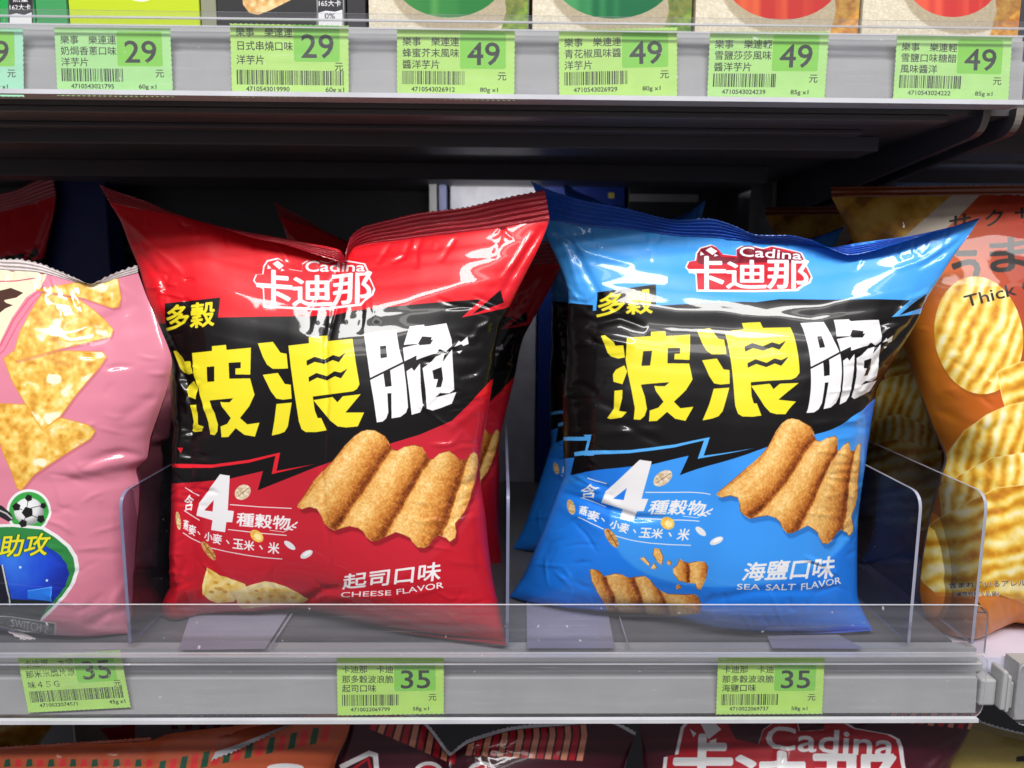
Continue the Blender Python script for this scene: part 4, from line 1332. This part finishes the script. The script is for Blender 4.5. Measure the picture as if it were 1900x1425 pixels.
def price_tag(label, quad, lines, price, code, wt, wide=False, worn=False, shift=0, low=False, green=TAGGREEN, Y=YR - .0016):
    A = Art(0, 0, 640, 380, 1.6, green)
    A.fill(np.array([(0, 0), (640, 0), (640, 380), (0, 380)]), lambda X, Y_: rampc(fbm(X / 90, Y_ / 90, len(label), 3), [(.2, tuple(c * .97 for c in green)), (.8, green)]))
    ink = (40, 45, 42)
    L = dict(rows=(104, 167, 225), bar=(246, 318), code=(330, 354), patch=(42, 226), dig=(92, 208), yuan=286) if low else dict(rows=(88, 148, 210), bar=(226, 298), code=(312, 336), patch=(20, 212), dig=(72, 192), yuan=268)
    rp = np.array(round_poly([(342, L['patch'][0] + shift), (590, L['patch'][0] + shift), (590, L['patch'][1] + shift), (342, L['patch'][1] + shift)], [14] * 4))
    A.fill(rp, (138, 214, 80))
    x0, x1 = (30, 326)
    for i, l in enumerate(lines):
        yb = L['rows'][i] + shift * 1.2 + (i * 10 if shift else 0)
        nb = sum(1 for c in l)
        A.row(l, x0, yb, 51.5, ink, .016)
    A.text(price, [(384, L['dig'][0] + shift), (556, L['dig'][0] + shift), (556, L['dig'][1] + shift), (384, L['dig'][1] + shift)], (52, 58, 54), .03)
    A.row("元", 560 if wide else 545, 232 if wide else L['yuan'], 50, ink, .02)
    r = random.Random(int(code[-5:]))
    w = 590 if wide else 350
    x = x0
    yb0, yb1 = L['bar'][0] + (10 if wide else 0), L['bar'][1] + (14 if wide else 0)
    while x < x0 + w - 10:
        b = r.choice([2.6, 2.6, 4.5, 7.5]) * (1.1 if wide else .95); g = r.choice([2.8, 2.8, 4.8, 7]) * (.85 if wide else 1.05)
        A.fill(np.array([(x, yb0), (x + b, yb0), (x + b, yb1), (x, yb1)]), (40, 42, 40) if not wide else (62, 70, 58))
        x += b + g
    c0, c1_ = L['code'][0] + (10 if wide else 0), L['code'][1] + (10 if wide else 0)
    A.text(code, [(x0 + 50, c0), (x0 + 285, c0), (x0 + 285, c1_), (x0 + 50, c1_)], ink, .05)
    A.text(wt, [(452, c0), (548, c0), (548, c1_ + 6), (452, c1_ + 6)] if not wide else [(512, 322), (612, 322), (612, 354), (512, 354)], ink, .04)
    if worn:                                     # print rubbed away in patches
        gx_, gy_ = np.meshgrid(np.arange(A.W) / 1.6, np.arange(A.H) / 1.6)
        k = np.clip((fbm(gx_ / 26, gy_ / 16, 9, 3) - .5) * 9, 0, 1) * np.exp(-((gx_ - 230) / 120) ** 2) * (gy_ < 220)
        k = np.maximum(k, np.clip((vnoise(gx_ / 5, gy_ / 4, 31) - .74) * 9, 0, 1) * .85)
        k = (k * (A.img.mean(-1) < .52))[..., None]
        A.img = A.img * (1 - k) + np.array(green, np.float32) / 255 * k
    im = to_image("price_tag_print", A.img)
    TL, TR, BR, BL = [at(a, b, Y) for a, b in quad]
    nu, nv = 44, 28
    top = [(i / nu, 0) for i in range(nu)]; rt = [(1, i / nv) for i in range(nv)]
    bt = [(1 - i / nu, 1) for i in range(nu)]; lf = [(0, 1 - i / nv) for i in range(nv)]
    ring = np.array(top + rt + bt + lf, float)
    zig = np.where(np.arange(len(ring)) % 2 == 0, 0, .0068)
    inn = ring + (np.array([.5, .5]) - ring) / np.abs(np.array([.5, .5]) - ring).max(1, keepdims=True) * zig[:, None] * np.array([1, 1.5])
    U, Vv = inn[:, 0:1], inn[:, 1:2]
    P = (TL * (1 - U) + TR * U) * (1 - Vv) + (BL * (1 - U) + BR * U) * Vv
    P2 = P + np.array([0, .0002, 0])
    n = len(P)
    F = [tuple(range(n))[::-1], tuple(range(n, 2 * n))] + [((i + 1) % n, i, n + i, n + (i + 1) % n) for i in range(n)]
    uv = np.concatenate([np.c_[U, 1 - Vv]] * 2)
    o = mesh_ob("price_tag", np.concatenate([P, P2]), F, [paper("tag_paper", im), plain("tag_paper_edge", (225, 236, 205), .7)], None, uv, midx=[0] + [1] * (n + 1))
    tag(o, label, "price tag", "green price tags in the shelf rails")
    return o


price_tag("pale mint price tag cut off by the left edge of the photo, upper rail", [(-172, 48), (43, 52), (45, 180), (-165, 178)], ["樂事　樂連連", "洋芋片", "口味"], "29", "4710543021788", "60g x1", green=(172, 236, 200))  # green paper coloured mint, as the light tints it
price_tag("price tag 29 with narrow barcode, below the lime green pack", [(100, 50), (316, 52), (322, 180), (106, 178)], ["樂事　樂連連", "奶焗香蔥口味", "洋芋片"], "29", "4710543021795", "60g x1", green=(180, 238, 156))
price_tag("price tag 29 with wide barcode, below the charcoal pack", [(426, 43), (647, 47), (648, 183), (430, 181)], ["樂事　樂達連", "日式串燒口味", "洋芋片"], "29", "4710543019990", "60g x1", True, shift=-22)
price_tag("price tag 49 for 蜂蜜芥末, 80g, below the box with green tub", [(736, 53), (956, 54), (955, 187), (736, 184)], ["樂事　樂連連", "蜂蜜芥末風味", "醬洋芋片"], "49", "4710543026912", "80g x1")
price_tag("price tag 49 for 青花椒, 80g, below the box with dark green tub", [(1036, 56), (1257, 50), (1257, 182), (1037, 187)], ["樂事　樂連連", "青花椒風味醬", "洋芋片"], "49", "4710543026929", "80g x1")
price_tag("price tag 49 for 雪鹽莎莎, 85g, below the box with orange red tub", [(1317, 58), (1539, 58), (1530, 191), (1311, 189)], ["樂事　樂連輕", "雪鹽莎莎風味", "醬洋芋片"], "49", "4710543024239", "85g x1", green=(186, 238, 142))
price_tag("price tag 49 for 雪鹽口味糖醋, rightmost on the upper rail", [(1664, 63), (1879, 69), (1871, 193), (1656, 190)], ["樂事　樂連輕", "雪鹽口味糖醋", "風味醬洋"], "49", "4710543024222", "85g x1", green=(186, 238, 142))
price_tag("tilted worn price tag 35 with rubbed print, below the pink bag", [(32, 1219), (223, 1206), (243, 1313), (52, 1323)], ["卡迪那　卡迪", "那米米脆片原", "味４５Ｇ"], "35", "4710022074571", "45g x1", True, True, shift=-14, green=(188, 236, 122))
price_tag("price tag 35 below the red crisp bag", [(624, 1217), (824, 1217), (824, 1325), (626, 1328)], ["卡迪那　卡迪", "那多穀波浪脆", "起司口味"], "35", "4710022069799", "58g x1", low=True, green=(192, 240, 112))
price_tag("price tag 35 below the blue crisp bag", [(1332, 1218), (1531, 1218), (1526, 1325), (1328, 1326)], ["卡迪那　卡迪", "那多穀波浪脆", "海鹽口味"], "35", "4710022069737", "58g x1", low=True, green=(192, 240, 112))

# ------------------------------------------------------------------ the two big bags
zf = ZS + .0008


def ground(*p):
    return [(a, b, None, zf) for a, b in p]


F_red = Frame(atz(297, 1143, zf), atz(938, 1190, zf), math.radians(8.2))
red_top = [(203, 376), (260, 388), (340, 402), (420, 422), (487, 436), (553, 448), (600, 456), (630, 464), (641, 478, -.002), (648, 470, 0), (660, 457), (700, 450), (760, 443), (813, 436), (893, 427), (960, 417), (1020, 407)]
red_tip = [(185, 343), (215, 355, .004), (271, 374, .009), (340, 402, .012), (420, 426, .013), (473, 442, .013), (527, 453, .013), (580, 470, .012), (629, 485, .010), (640, 486, .006), (641, 470, .002), (649, 441), (660, 429), (676, 420), (720, 409), (771, 397), (867, 384), (933, 368), (1011, 353)]
red_left = [(203, 376), (223, 408), (239, 451), (260, 501), (276, 555), (295, 597), (305, 629), (318, 667), (322, 700), (325, 742), (331, 785), (329, 831), (327, 893), (326, 951), (323, 1010), (322, 1054), (319, 1085), (304, 1112), (297, 1143, None, zf)]
red_right = [(1020, 407), (1008, 440), (995, 469), (973, 512), (947, 565), (930, 600), (921, 640), (916, 693), (910, 735), (905, 768), (899, 800), (891, 850), (891, 890), (895, 920), (900, 950), (906, 1013), (914, 1075), (924, 1120), (938, 1190, None, zf)]
red_bot = ground((297, 1143), (330, 1150), (380, 1138), (470, 1133), (560, 1128), (620, 1136), (700, 1154), (800, 1172), (938, 1190))
red_creases = [
    ([(660, 575), (730, 560), (800, 545), (880, 520)], 22, .7),
    ([(636, 488), (624, 520), (612, 560), (606, 606)], 7, -1.6), ([(640, 484), (606, 530), (576, 580), (572, 620)], 5, -.6), ([(645, 480), (668, 530), (672, 580), (668, 620)], 5, -.7),
    ([(632, 490), (596, 540), (588, 600)], 4, .6), ([(648, 476), (650, 540), (640, 600)], 4, .7), ([(640, 480), (690, 540), (700, 600)], 6, .5),
    ([(238, 420), (262, 470), (300, 520), (318, 560)], 7, -.9), ([(214, 392), (270, 440), (340, 510)], 6, .7),
    ([(300, 610), (330, 665), (348, 712), (372, 730)], 6, -1.6), ([(318, 690), (345, 730), (350, 770)], 5, 1.2), ([(325, 780), (352, 800), (400, 805)], 7, -1.3), ([(330, 740), (370, 760), (420, 752)], 6, .8), ([(326, 830), (360, 850), (410, 846)], 8, -.9),
    ([(1008, 420), (975, 470), (940, 530), (925, 560)], 6, -1.3), ([(990, 430), (960, 480), (930, 520)], 5, .9), ([(940, 560), (915, 600), (905, 650)], 6, -1.6), ([(930, 590), (890, 610), (872, 640)], 6, 1.0), ([(915, 660), (880, 690), (850, 700)], 7, -1.0), ([(905, 740), (870, 770), (830, 800)], 7, .9),
    ([(892, 880), (870, 900), (840, 905)], 6, -1.2), ([(894, 920), (872, 935), (850, 950)], 5, -1.0), ([(560, 1128), (575, 1110), (600, 1095), (640, 1090)], 7, -1.6), ([(300, 1120), (330, 1085), (345, 1040)], 6, -1.2), ([(325, 1070), (350, 1100), (360, 1130)], 7, 1.0), ([(925, 1100), (890, 1060), (880, 1010)], 8, -1.2), ([(600, 1120), (640, 1105), (740, 1110)], 8, 1.0)]
red = chip_bag("crisp_bag", "red and black wavy crisp bag with cheese picture, in front at left centre", F_red, red_left, red_right, red_top, red_bot, art_red, .040, creases=red_creases, group="wavy crisp bags",
               seals=[("top_seal", red_top, red_tip, 5.5, .0009, 9, 0), ("bottom_seal", ground((640, 1142), (740, 1160), (838, 1176), (938, 1190)), [(640, 1150, None, ZS + .003), (740, 1172, None, ZS + .003), (838, 1186, None, ZS + .003), (941, 1197, None, ZS + .004)], 3, .0005, 9, 0)],
               back_col=(150, 22, 36), seal_col=(176, 26, 46), seed=3, gather=.0004)

F_blu = Frame(atz(945, 1108, zf), atz(1618, 1167, zf), math.radians(3))
blu_top = [(1016, 408), (1090, 420), (1167, 426), (1247, 437), (1327, 442), (1401, 450), (1467, 453), (1510, 458), (1539, 460), (1580, 453), (1613, 448), (1693, 437), (1760, 422), (1816, 408)]
blu_tip = [(985, 336), (1012, 349), (1068, 368), (1167, 388), (1247, 407, .002), (1321, 406, .003), (1360, 418, .004), (1401, 435, .006), (1467, 437, .007), (1507, 446, .009), (1539, 461, .010), (1576, 473, .011), (1613, 467, .011), (1667, 451, .011), (1747, 427, .008), (1821, 403, .004)]
blu_left = [(1016, 408), (1012, 432), (1033, 480), (1047, 517), (1054, 545), (1054, 587), (1052, 624), (1053, 661), (1048, 700), (1045, 734), (1045, 790), (1045, 840), (1046, 880), (1036, 908), (1028, 930), (1007, 984), (990, 1025), (972, 1066), (955, 1093), (945, 1108, None, zf)]
blu_right = [(1816, 408), (1798, 436), (1771, 472), (1741, 520), (1720, 552), (1706, 587), (1688, 619), (1661, 661), (1641, 693), (1626, 720), (1621, 745), (1616, 775), (1609, 820), (1604, 857), (1595, 915), (1590, 964), (1589, 1010), (1589, 1060), (1592, 1110), (1618, 1167, None, zf)]
blu_bot = ground((945, 1108), (980, 1116), (1060, 1126), (1150, 1131), (1245, 1138), (1314, 1155), (1391, 1164), (1506, 1168), (1618, 1167))
blu_creases = [
    ([(1110, 545), (1180, 560), (1260, 572), (1340, 570), (1420, 576), (1500, 566), (1600, 545), (1680, 520)], 24, .9), ([(1240, 520), (1330, 548), (1420, 550)], 22, .5),
    ([(1022, 425), (1060, 450), (1085, 500), (1115, 555)], 7, -1.3), ([(1030, 430), (1090, 470), (1180, 490)], 8, .9), ([(1040, 440), (1060, 490), (1075, 540)], 5, .8),
    ([(1050, 555), (1090, 565), (1118, 545)], 6, -1.5), ([(1060, 590), (1110, 600), (1150, 590), (1200, 610)], 8, -1.4), ([(1056, 640), (1100, 625), (1180, 640)], 7, 1.0), ([(1050, 720), (1080, 715), (1110, 730)], 6, -1.6), ([(1050, 760), (1110, 745), (1170, 770)], 8, -1.0), ([(1060, 810), (1150, 800), (1230, 800)], 9, 1.0), ([(1080, 780), (1160, 790), (1240, 830)], 8, -.9),
    ([(1034, 912), (1075, 925), (1125, 945), (1180, 962), (1240, 962)], 7, -2.4), ([(1040, 890), (1090, 905), (1150, 940)], 7, 1.0), ([(1030, 935), (1080, 960), (1120, 990)], 9, .9),
    ([(1800, 430), (1750, 470), (1700, 500)], 6, -1.0), ([(1780, 440), (1720, 480), (1660, 500)], 6, .8), ([(1730, 540), (1690, 555), (1660, 590)], 6, 1.1), ([(1720, 560), (1690, 600), (1650, 640)], 6, -1.5), ([(1680, 625), (1650, 640), (1625, 670), (1600, 720)], 6, -1.6), ([(1640, 690), (1610, 730), (1570, 760)], 7, -1.3), ([(1620, 740), (1585, 780), (1500, 790)], 8, 1.0), ([(1690, 600), (1650, 610), (1620, 640)], 5, 1.0),
    ([(1300, 1118), (1400, 1098), (1560, 1095)], 8, -1.0), ([(1590, 980), (1560, 1000), (1540, 1030)], 8, -1.0), ([(960, 1095), (1000, 1060), (1020, 1000)], 9, -1.0)]
blue = chip_bag("crisp_bag", "blue and black wavy crisp bag with broken crisps picture, in front at right centre", F_blu, blu_left, blu_right, blu_top, blu_bot, art_blue, .041, creases=blu_creases, group="wavy crisp bags",
                seals=[("top_seal", blu_top, blu_tip, 5.5, .0009, 9, 0), ("bottom_seal", ground((1245, 1138), (1314, 1155), (1391, 1164), (1506, 1168), (1618, 1167)), [(1248, 1146, None, ZS + .003), (1316, 1165, None, ZS + .003), (1391, 1173, None, ZS + .003), (1506, 1176, None, ZS + .003), (1622, 1170, None, ZS + .004)], 3, .0005, 9, 0)],
                back_col=(24, 84, 180), seal_col=(26, 98, 206), seed=11, gather=.0004)

# ------------------------------------------------------------------ pink and orange bags at the sides
F_pnk = Frame(atz(-290, 1142, zf), atz(240, 1176, zf), math.radians(4))
pk_top = [(-290, 470), (-100, 476), (0, 500), (74, 506), (143, 524), (185, 526), (219, 516), (256, 506)]
pk_tip = [(-290, 450), (-100, 458), (0, 480), (37, 481), (74, 489), (104, 500), (143, 517, .003), (168, 527, .003), (197, 514), (219, 504), (255, 492)]
pink = chip_bag("crisp_bag", "pink tortilla chip bag with football badge at the left edge", F_pnk,
                [(-290, 470), (-320, 620), (-300, 860), (-285, 1050), (-290, 1142, None, zf)],
                [(256, 506), (272, 550), (298, 610), (319, 668), (310, 720), (297, 760), (279, 812), (272, 850), (254, 870), (258, 900), (257, 940), (252, 1000), (247, 1086), (244, 1130), (243, 1176, None, zf)],
                pk_top, ground((-290, 1142), (-100, 1153), (60, 1170), (160, 1180), (243, 1176)), art_pink, .031, seed=21, tex=1200, nu=150, nv=180,
                creases=[([(320, 690), (280, 740), (220, 780)], 10, -1.0), ([(275, 850), (220, 840), (150, 860)], 8, -2.2), ([(262, 870), (200, 880), (120, 870)], 10, 1.2), ([(245, 1130), (200, 1140), (160, 1165)], 8, -1.5), ([(250, 1060), (215, 1110), (200, 1160)], 8, 1.2), ([(100, 880), (115, 930), (130, 990)], 6, .8), ([(255, 560), (200, 590), (120, 620)], 9, -.9)],
                seals=[("top_seal", pk_top, pk_tip, 3, .0004, 11, 0), ("bottom_seal", [(-290, 1132, .012), (-100, 1140, .014), (0, 1153, .014), (50, 1178, .012), (100, 1200, .010)], [(-290, 1150, .012), (-100, 1146, .014), (0, 1164, .014), (41, 1188, .013), (90, 1204, .012)], 3, .0004, 11, 0)],
                back_col=(180, 80, 110), seal_col=(216, 206, 206), micro=130, mat_kw=dict(strength=.14, coat=.9))

zf2 = ZS2 + .0008
F_org = Frame(atz(1732, 1168, zf2), atz(2200, 1186, zf2), math.radians(7))
og_top = [(1543, 366), (1700, 364), (1900, 361), (2060, 364), (2230, 370)]
og_tip = [(1541, 347, -.004), (1700, 345, -.002), (1900, 343), (2060, 345), (2230, 350)]
orange = chip_bag("crisp_bag", "orange brown ridged crisp bag with Japanese writing at the right edge", F_org,
                  [(1543, 366), (1575, 430), (1618, 530), (1655, 600), (1685, 660), (1706, 720), (1732, 790), (1757, 848), (1746, 890), (1727, 960), (1712, 1040), (1707, 1095), (1714, 1135), (1732, 1168, None, zf2)],
                  [(2230, 370), (2210, 600), (2190, 850), (2190, 1050), (2200, 1186, None, zf2)], og_top,
                  [(a, b, None, zf2) for a, b in ((1732, 1168), (1770, 1180), (1806, 1184), (1838, 1166), (1869, 1152), (1900, 1156), (2000, 1178), (2200, 1186))], art_org, .042, seed=31, tex=1200, nu=150, nv=180,
                  creases=[([(1690, 680), (1740, 760), (1800, 790)], 9, -1.6), ([(1757, 848), (1800, 820), (1880, 780)], 10, -2.0), ([(1745, 900), (1800, 880), (1870, 900)], 9, 1.2), ([(1715, 1060), (1780, 1090), (1850, 1100)], 9, -1.5), ([(1560, 390), (1660, 440), (1760, 460)], 10, .9)],
                  seals=[("top_seal", og_top, og_tip, 2, .0003, 10, 0)], back_col=(150, 140, 150), seal_col=(130, 60, 24), mat_kw=dict(strength=.10, coat=.2, rough=.5))

# ------------------------------------------------------------------ bags standing behind (copies, each with its parts)


def ear(o, F, top_pt):
    return F.world(F.loc(*top_pt[:2]))- np.array(o.location)


def stand_behind(o, e, px, py, Y, sx, sy, label, group, roll=0.0, yaw=0.0, base=None, floor=ZS):
    """copy o so that its ear e (offset from its foot) reaches the place (px, py) at depth Y"""
    T = at(px, py, Y)
    sz = 1.0
    for _ in range(8):
        R = np.array(Matrix.Rotation(yaw, 3, 'Z') @ Matrix.Rotation(roll, 3, 'Y'))
        v = R @ (np.array(e) * [sx, sy, sz])
        sz *= (T[2] - floor - .002) / v[2]
    r = copy_thing(o, tuple(T - v), (0, roll, yaw), (sx, sy, sz), label, group)
    return r


e_redR, e_bluL, e_bluR = ear(red, F_red, (1020, 407)), ear(blue, F_blu, (1016, 408)), ear(blue, F_blu, (1816, 408))
stand_behind(red, e_redR, 1044, 486, .560, .80, .8, "red crisp bag standing directly behind the front red bag", "wavy crisp bags", math.radians(6))
stand_behind(blue, e_bluR, 1564, 424, .530, .88, .8, "blue crisp bag standing directly behind the front blue bag", "wavy crisp bags", math.radians(-1))
stand_behind(blue, e_bluR, 1309, 372, .640, .46, .8, "dim blue crisp bag deep in the shelf, rearmost behind the blue bags", "wavy crisp bags", math.radians(-3))
stand_behind(red, e_redR, 104, 362, .735, .80, .7, "dim red bag deep in the shelf, upper left behind the pink bag", "wavy crisp bags", math.radians(-4))
e_pk = ear(pink, F_pnk, (256, 506))
stand_behind(pink, e_pk, 300, 560, .53, .9, .8, "second pink bag in the dark right behind the pink front bag", "side bags")
e_or = ear(orange, F_org, (1543, 366))
stand_behind(orange, e_or, 1420, 400, .60, .95, .8, "second orange ridged crisp bag in the dark behind the front orange one", "side bags", floor=ZS2)

# ------------------------------------------------------------------ row below the shelf, only the tops show


def low_bag(name, label, art, Y, top, left, right, seals, bulge, col, seal, seed, lean=.06, **kw):
    F = Frame(at(left[-1][0], left[-1][1], Y), at(right[-1][0], right[-1][1], Y), lean)
    bot = [left[-1], ((left[-1][0] + right[-1][0]) / 2, left[-1][1] + 6), right[-1]]
    return chip_bag(name, label, F, left, right, top, bot, art, bulge, group="bags in the row below", seals=seals, back_col=col, seal_col=seal, nu=120, nv=120, tex=1000, seed=seed, mat_kw=dict(strength=.3), **kw)


t1 = [(636, 1312), (720, 1322), (775, 1337), (800, 1362), (833, 1404), (846, 1396), (870, 1380), (950, 1356), (1040, 1348), (1130, 1343), (1178, 1366)]
low_bag("crisp_bag", "maroon bag with red and salmon stripes under the red bag's price tag", art_mar, .445, t1, [t1[0], (648, 1350), (622, 1425), (600, 1600), (620, 1880)], [t1[-1], (1166, 1400), (1156, 1450), (1150, 1600), (1160, 1880)],
        [("top_seal", t1, [(634, 1306), (722, 1315), (780, 1331), (806, 1358), (836, 1396), (846, 1388), (868, 1372), (950, 1348), (1040, 1341), (1130, 1336), (1180, 1358)], 1, .0003, 8, 30)], .05, (40, 12, 18), (60, 20, 28), 41)
t2 = [(1180, 1322), (1330, 1316), (1500, 1312), (1660, 1312), (1818, 1316)]
low_bag("crisp_bag", "maroon bag with large white lettered logo under the blue bag's price tag", art_cad, .440, t2, [t2[0], (1192, 1390), (1190, 1600), (1200, 1880)], [t2[-1], (1794, 1366), (1760, 1425), (1735, 1600), (1745, 1880)],
        [("top_seal", t2, [(a, b - 14) for a, b in t2], 2, .0003, 9, 0)], .05, (40, 12, 18), (70, 20, 30), 42,
        creases=[([(1790, 1370), (1740, 1400), (1690, 1430)], 8, -1.5), ([(1760, 1390), (1720, 1440), (1690, 1470)], 8, 1.4), ([(1440, 1330), (1450, 1390), (1440, 1440)], 8, -1.6)])
t3 = [(-220, 1402), (0, 1392), (150, 1382), (280, 1374), (312, 1362), (450, 1345), (560, 1328), (655, 1322)]
low_bag("crisp_bag", "rust orange bag with green and red dashes below the worn price tag", art_strp, .440, t3, [t3[0], (-230, 1500), (-220, 1880)], [t3[-1], (645, 1362), (620, 1425), (605, 1600), (620, 1880)],
        [("top_seal", [(316, 1366), (380, 1358), (450, 1348), (562, 1331)], [(322, 1440, .010), (390, 1412, .010), (440, 1392, .010), (566, 1333, .008)], 1, .0003, 9, 9), ("top_seal", [(-220, 1402), (0, 1392), (150, 1382), (280, 1374)], [(-220, 1396), (0, 1386), (150, 1377), (280, 1368)], 1, .0002, 9, 0)], .045, (120, 50, 30), (176, 80, 48), 43)
t4 = [(1728, 1336), (1800, 1350), (1840, 1362), (1900, 1376), (2000, 1388), (2200, 1390)]
low_bag("crisp_bag", "olive gold patterned bag in the lower right corner", art_gold, .450, t4, [t4[0], (1712, 1400), (1690, 1600), (1700, 1880)], [t4[-1], (2210, 1600), (2200, 1880)],
        [("top_seal", t4, [(1730, 1316), (1800, 1330), (1840, 1345), (1900, 1360), (2000, 1372), (2200, 1376)], 2, .0003, 9, 8)], .045, (110, 96, 46), (128, 112, 56), 44)
t5 = [(-230, 1300), (-100, 1300), (0, 1305), (110, 1318)]
low_bag("crisp_bag", "yellow bag corner under the rail at the lower left", art_yel, .490, t5, [t5[0], (-230, 1500), (-230, 1800)], [t5[-1], (96, 1348), (70, 1388), (40, 1500), (60, 1800)],
        [("top_seal", t5, [(a, b - 12) for a, b in t5], 1, .0003, 9, 0)], .04, (150, 110, 30), (190, 150, 50), 45)
t6 = [(130, 1302), (250, 1304), (400, 1302), (575, 1298)]
low_bag("crisp_bag", "dim white and red pack behind the rust orange bag", art_whi, .520, t6, [t6[0], (140, 1400), (150, 1700)], [t6[-1], (570, 1400), (560, 1700)],
        [("top_seal", t6, [(a, b - 10) for a, b in t6], 1, .0003, 9, 0)], .03, (110, 100, 106), (150, 140, 146), 46)
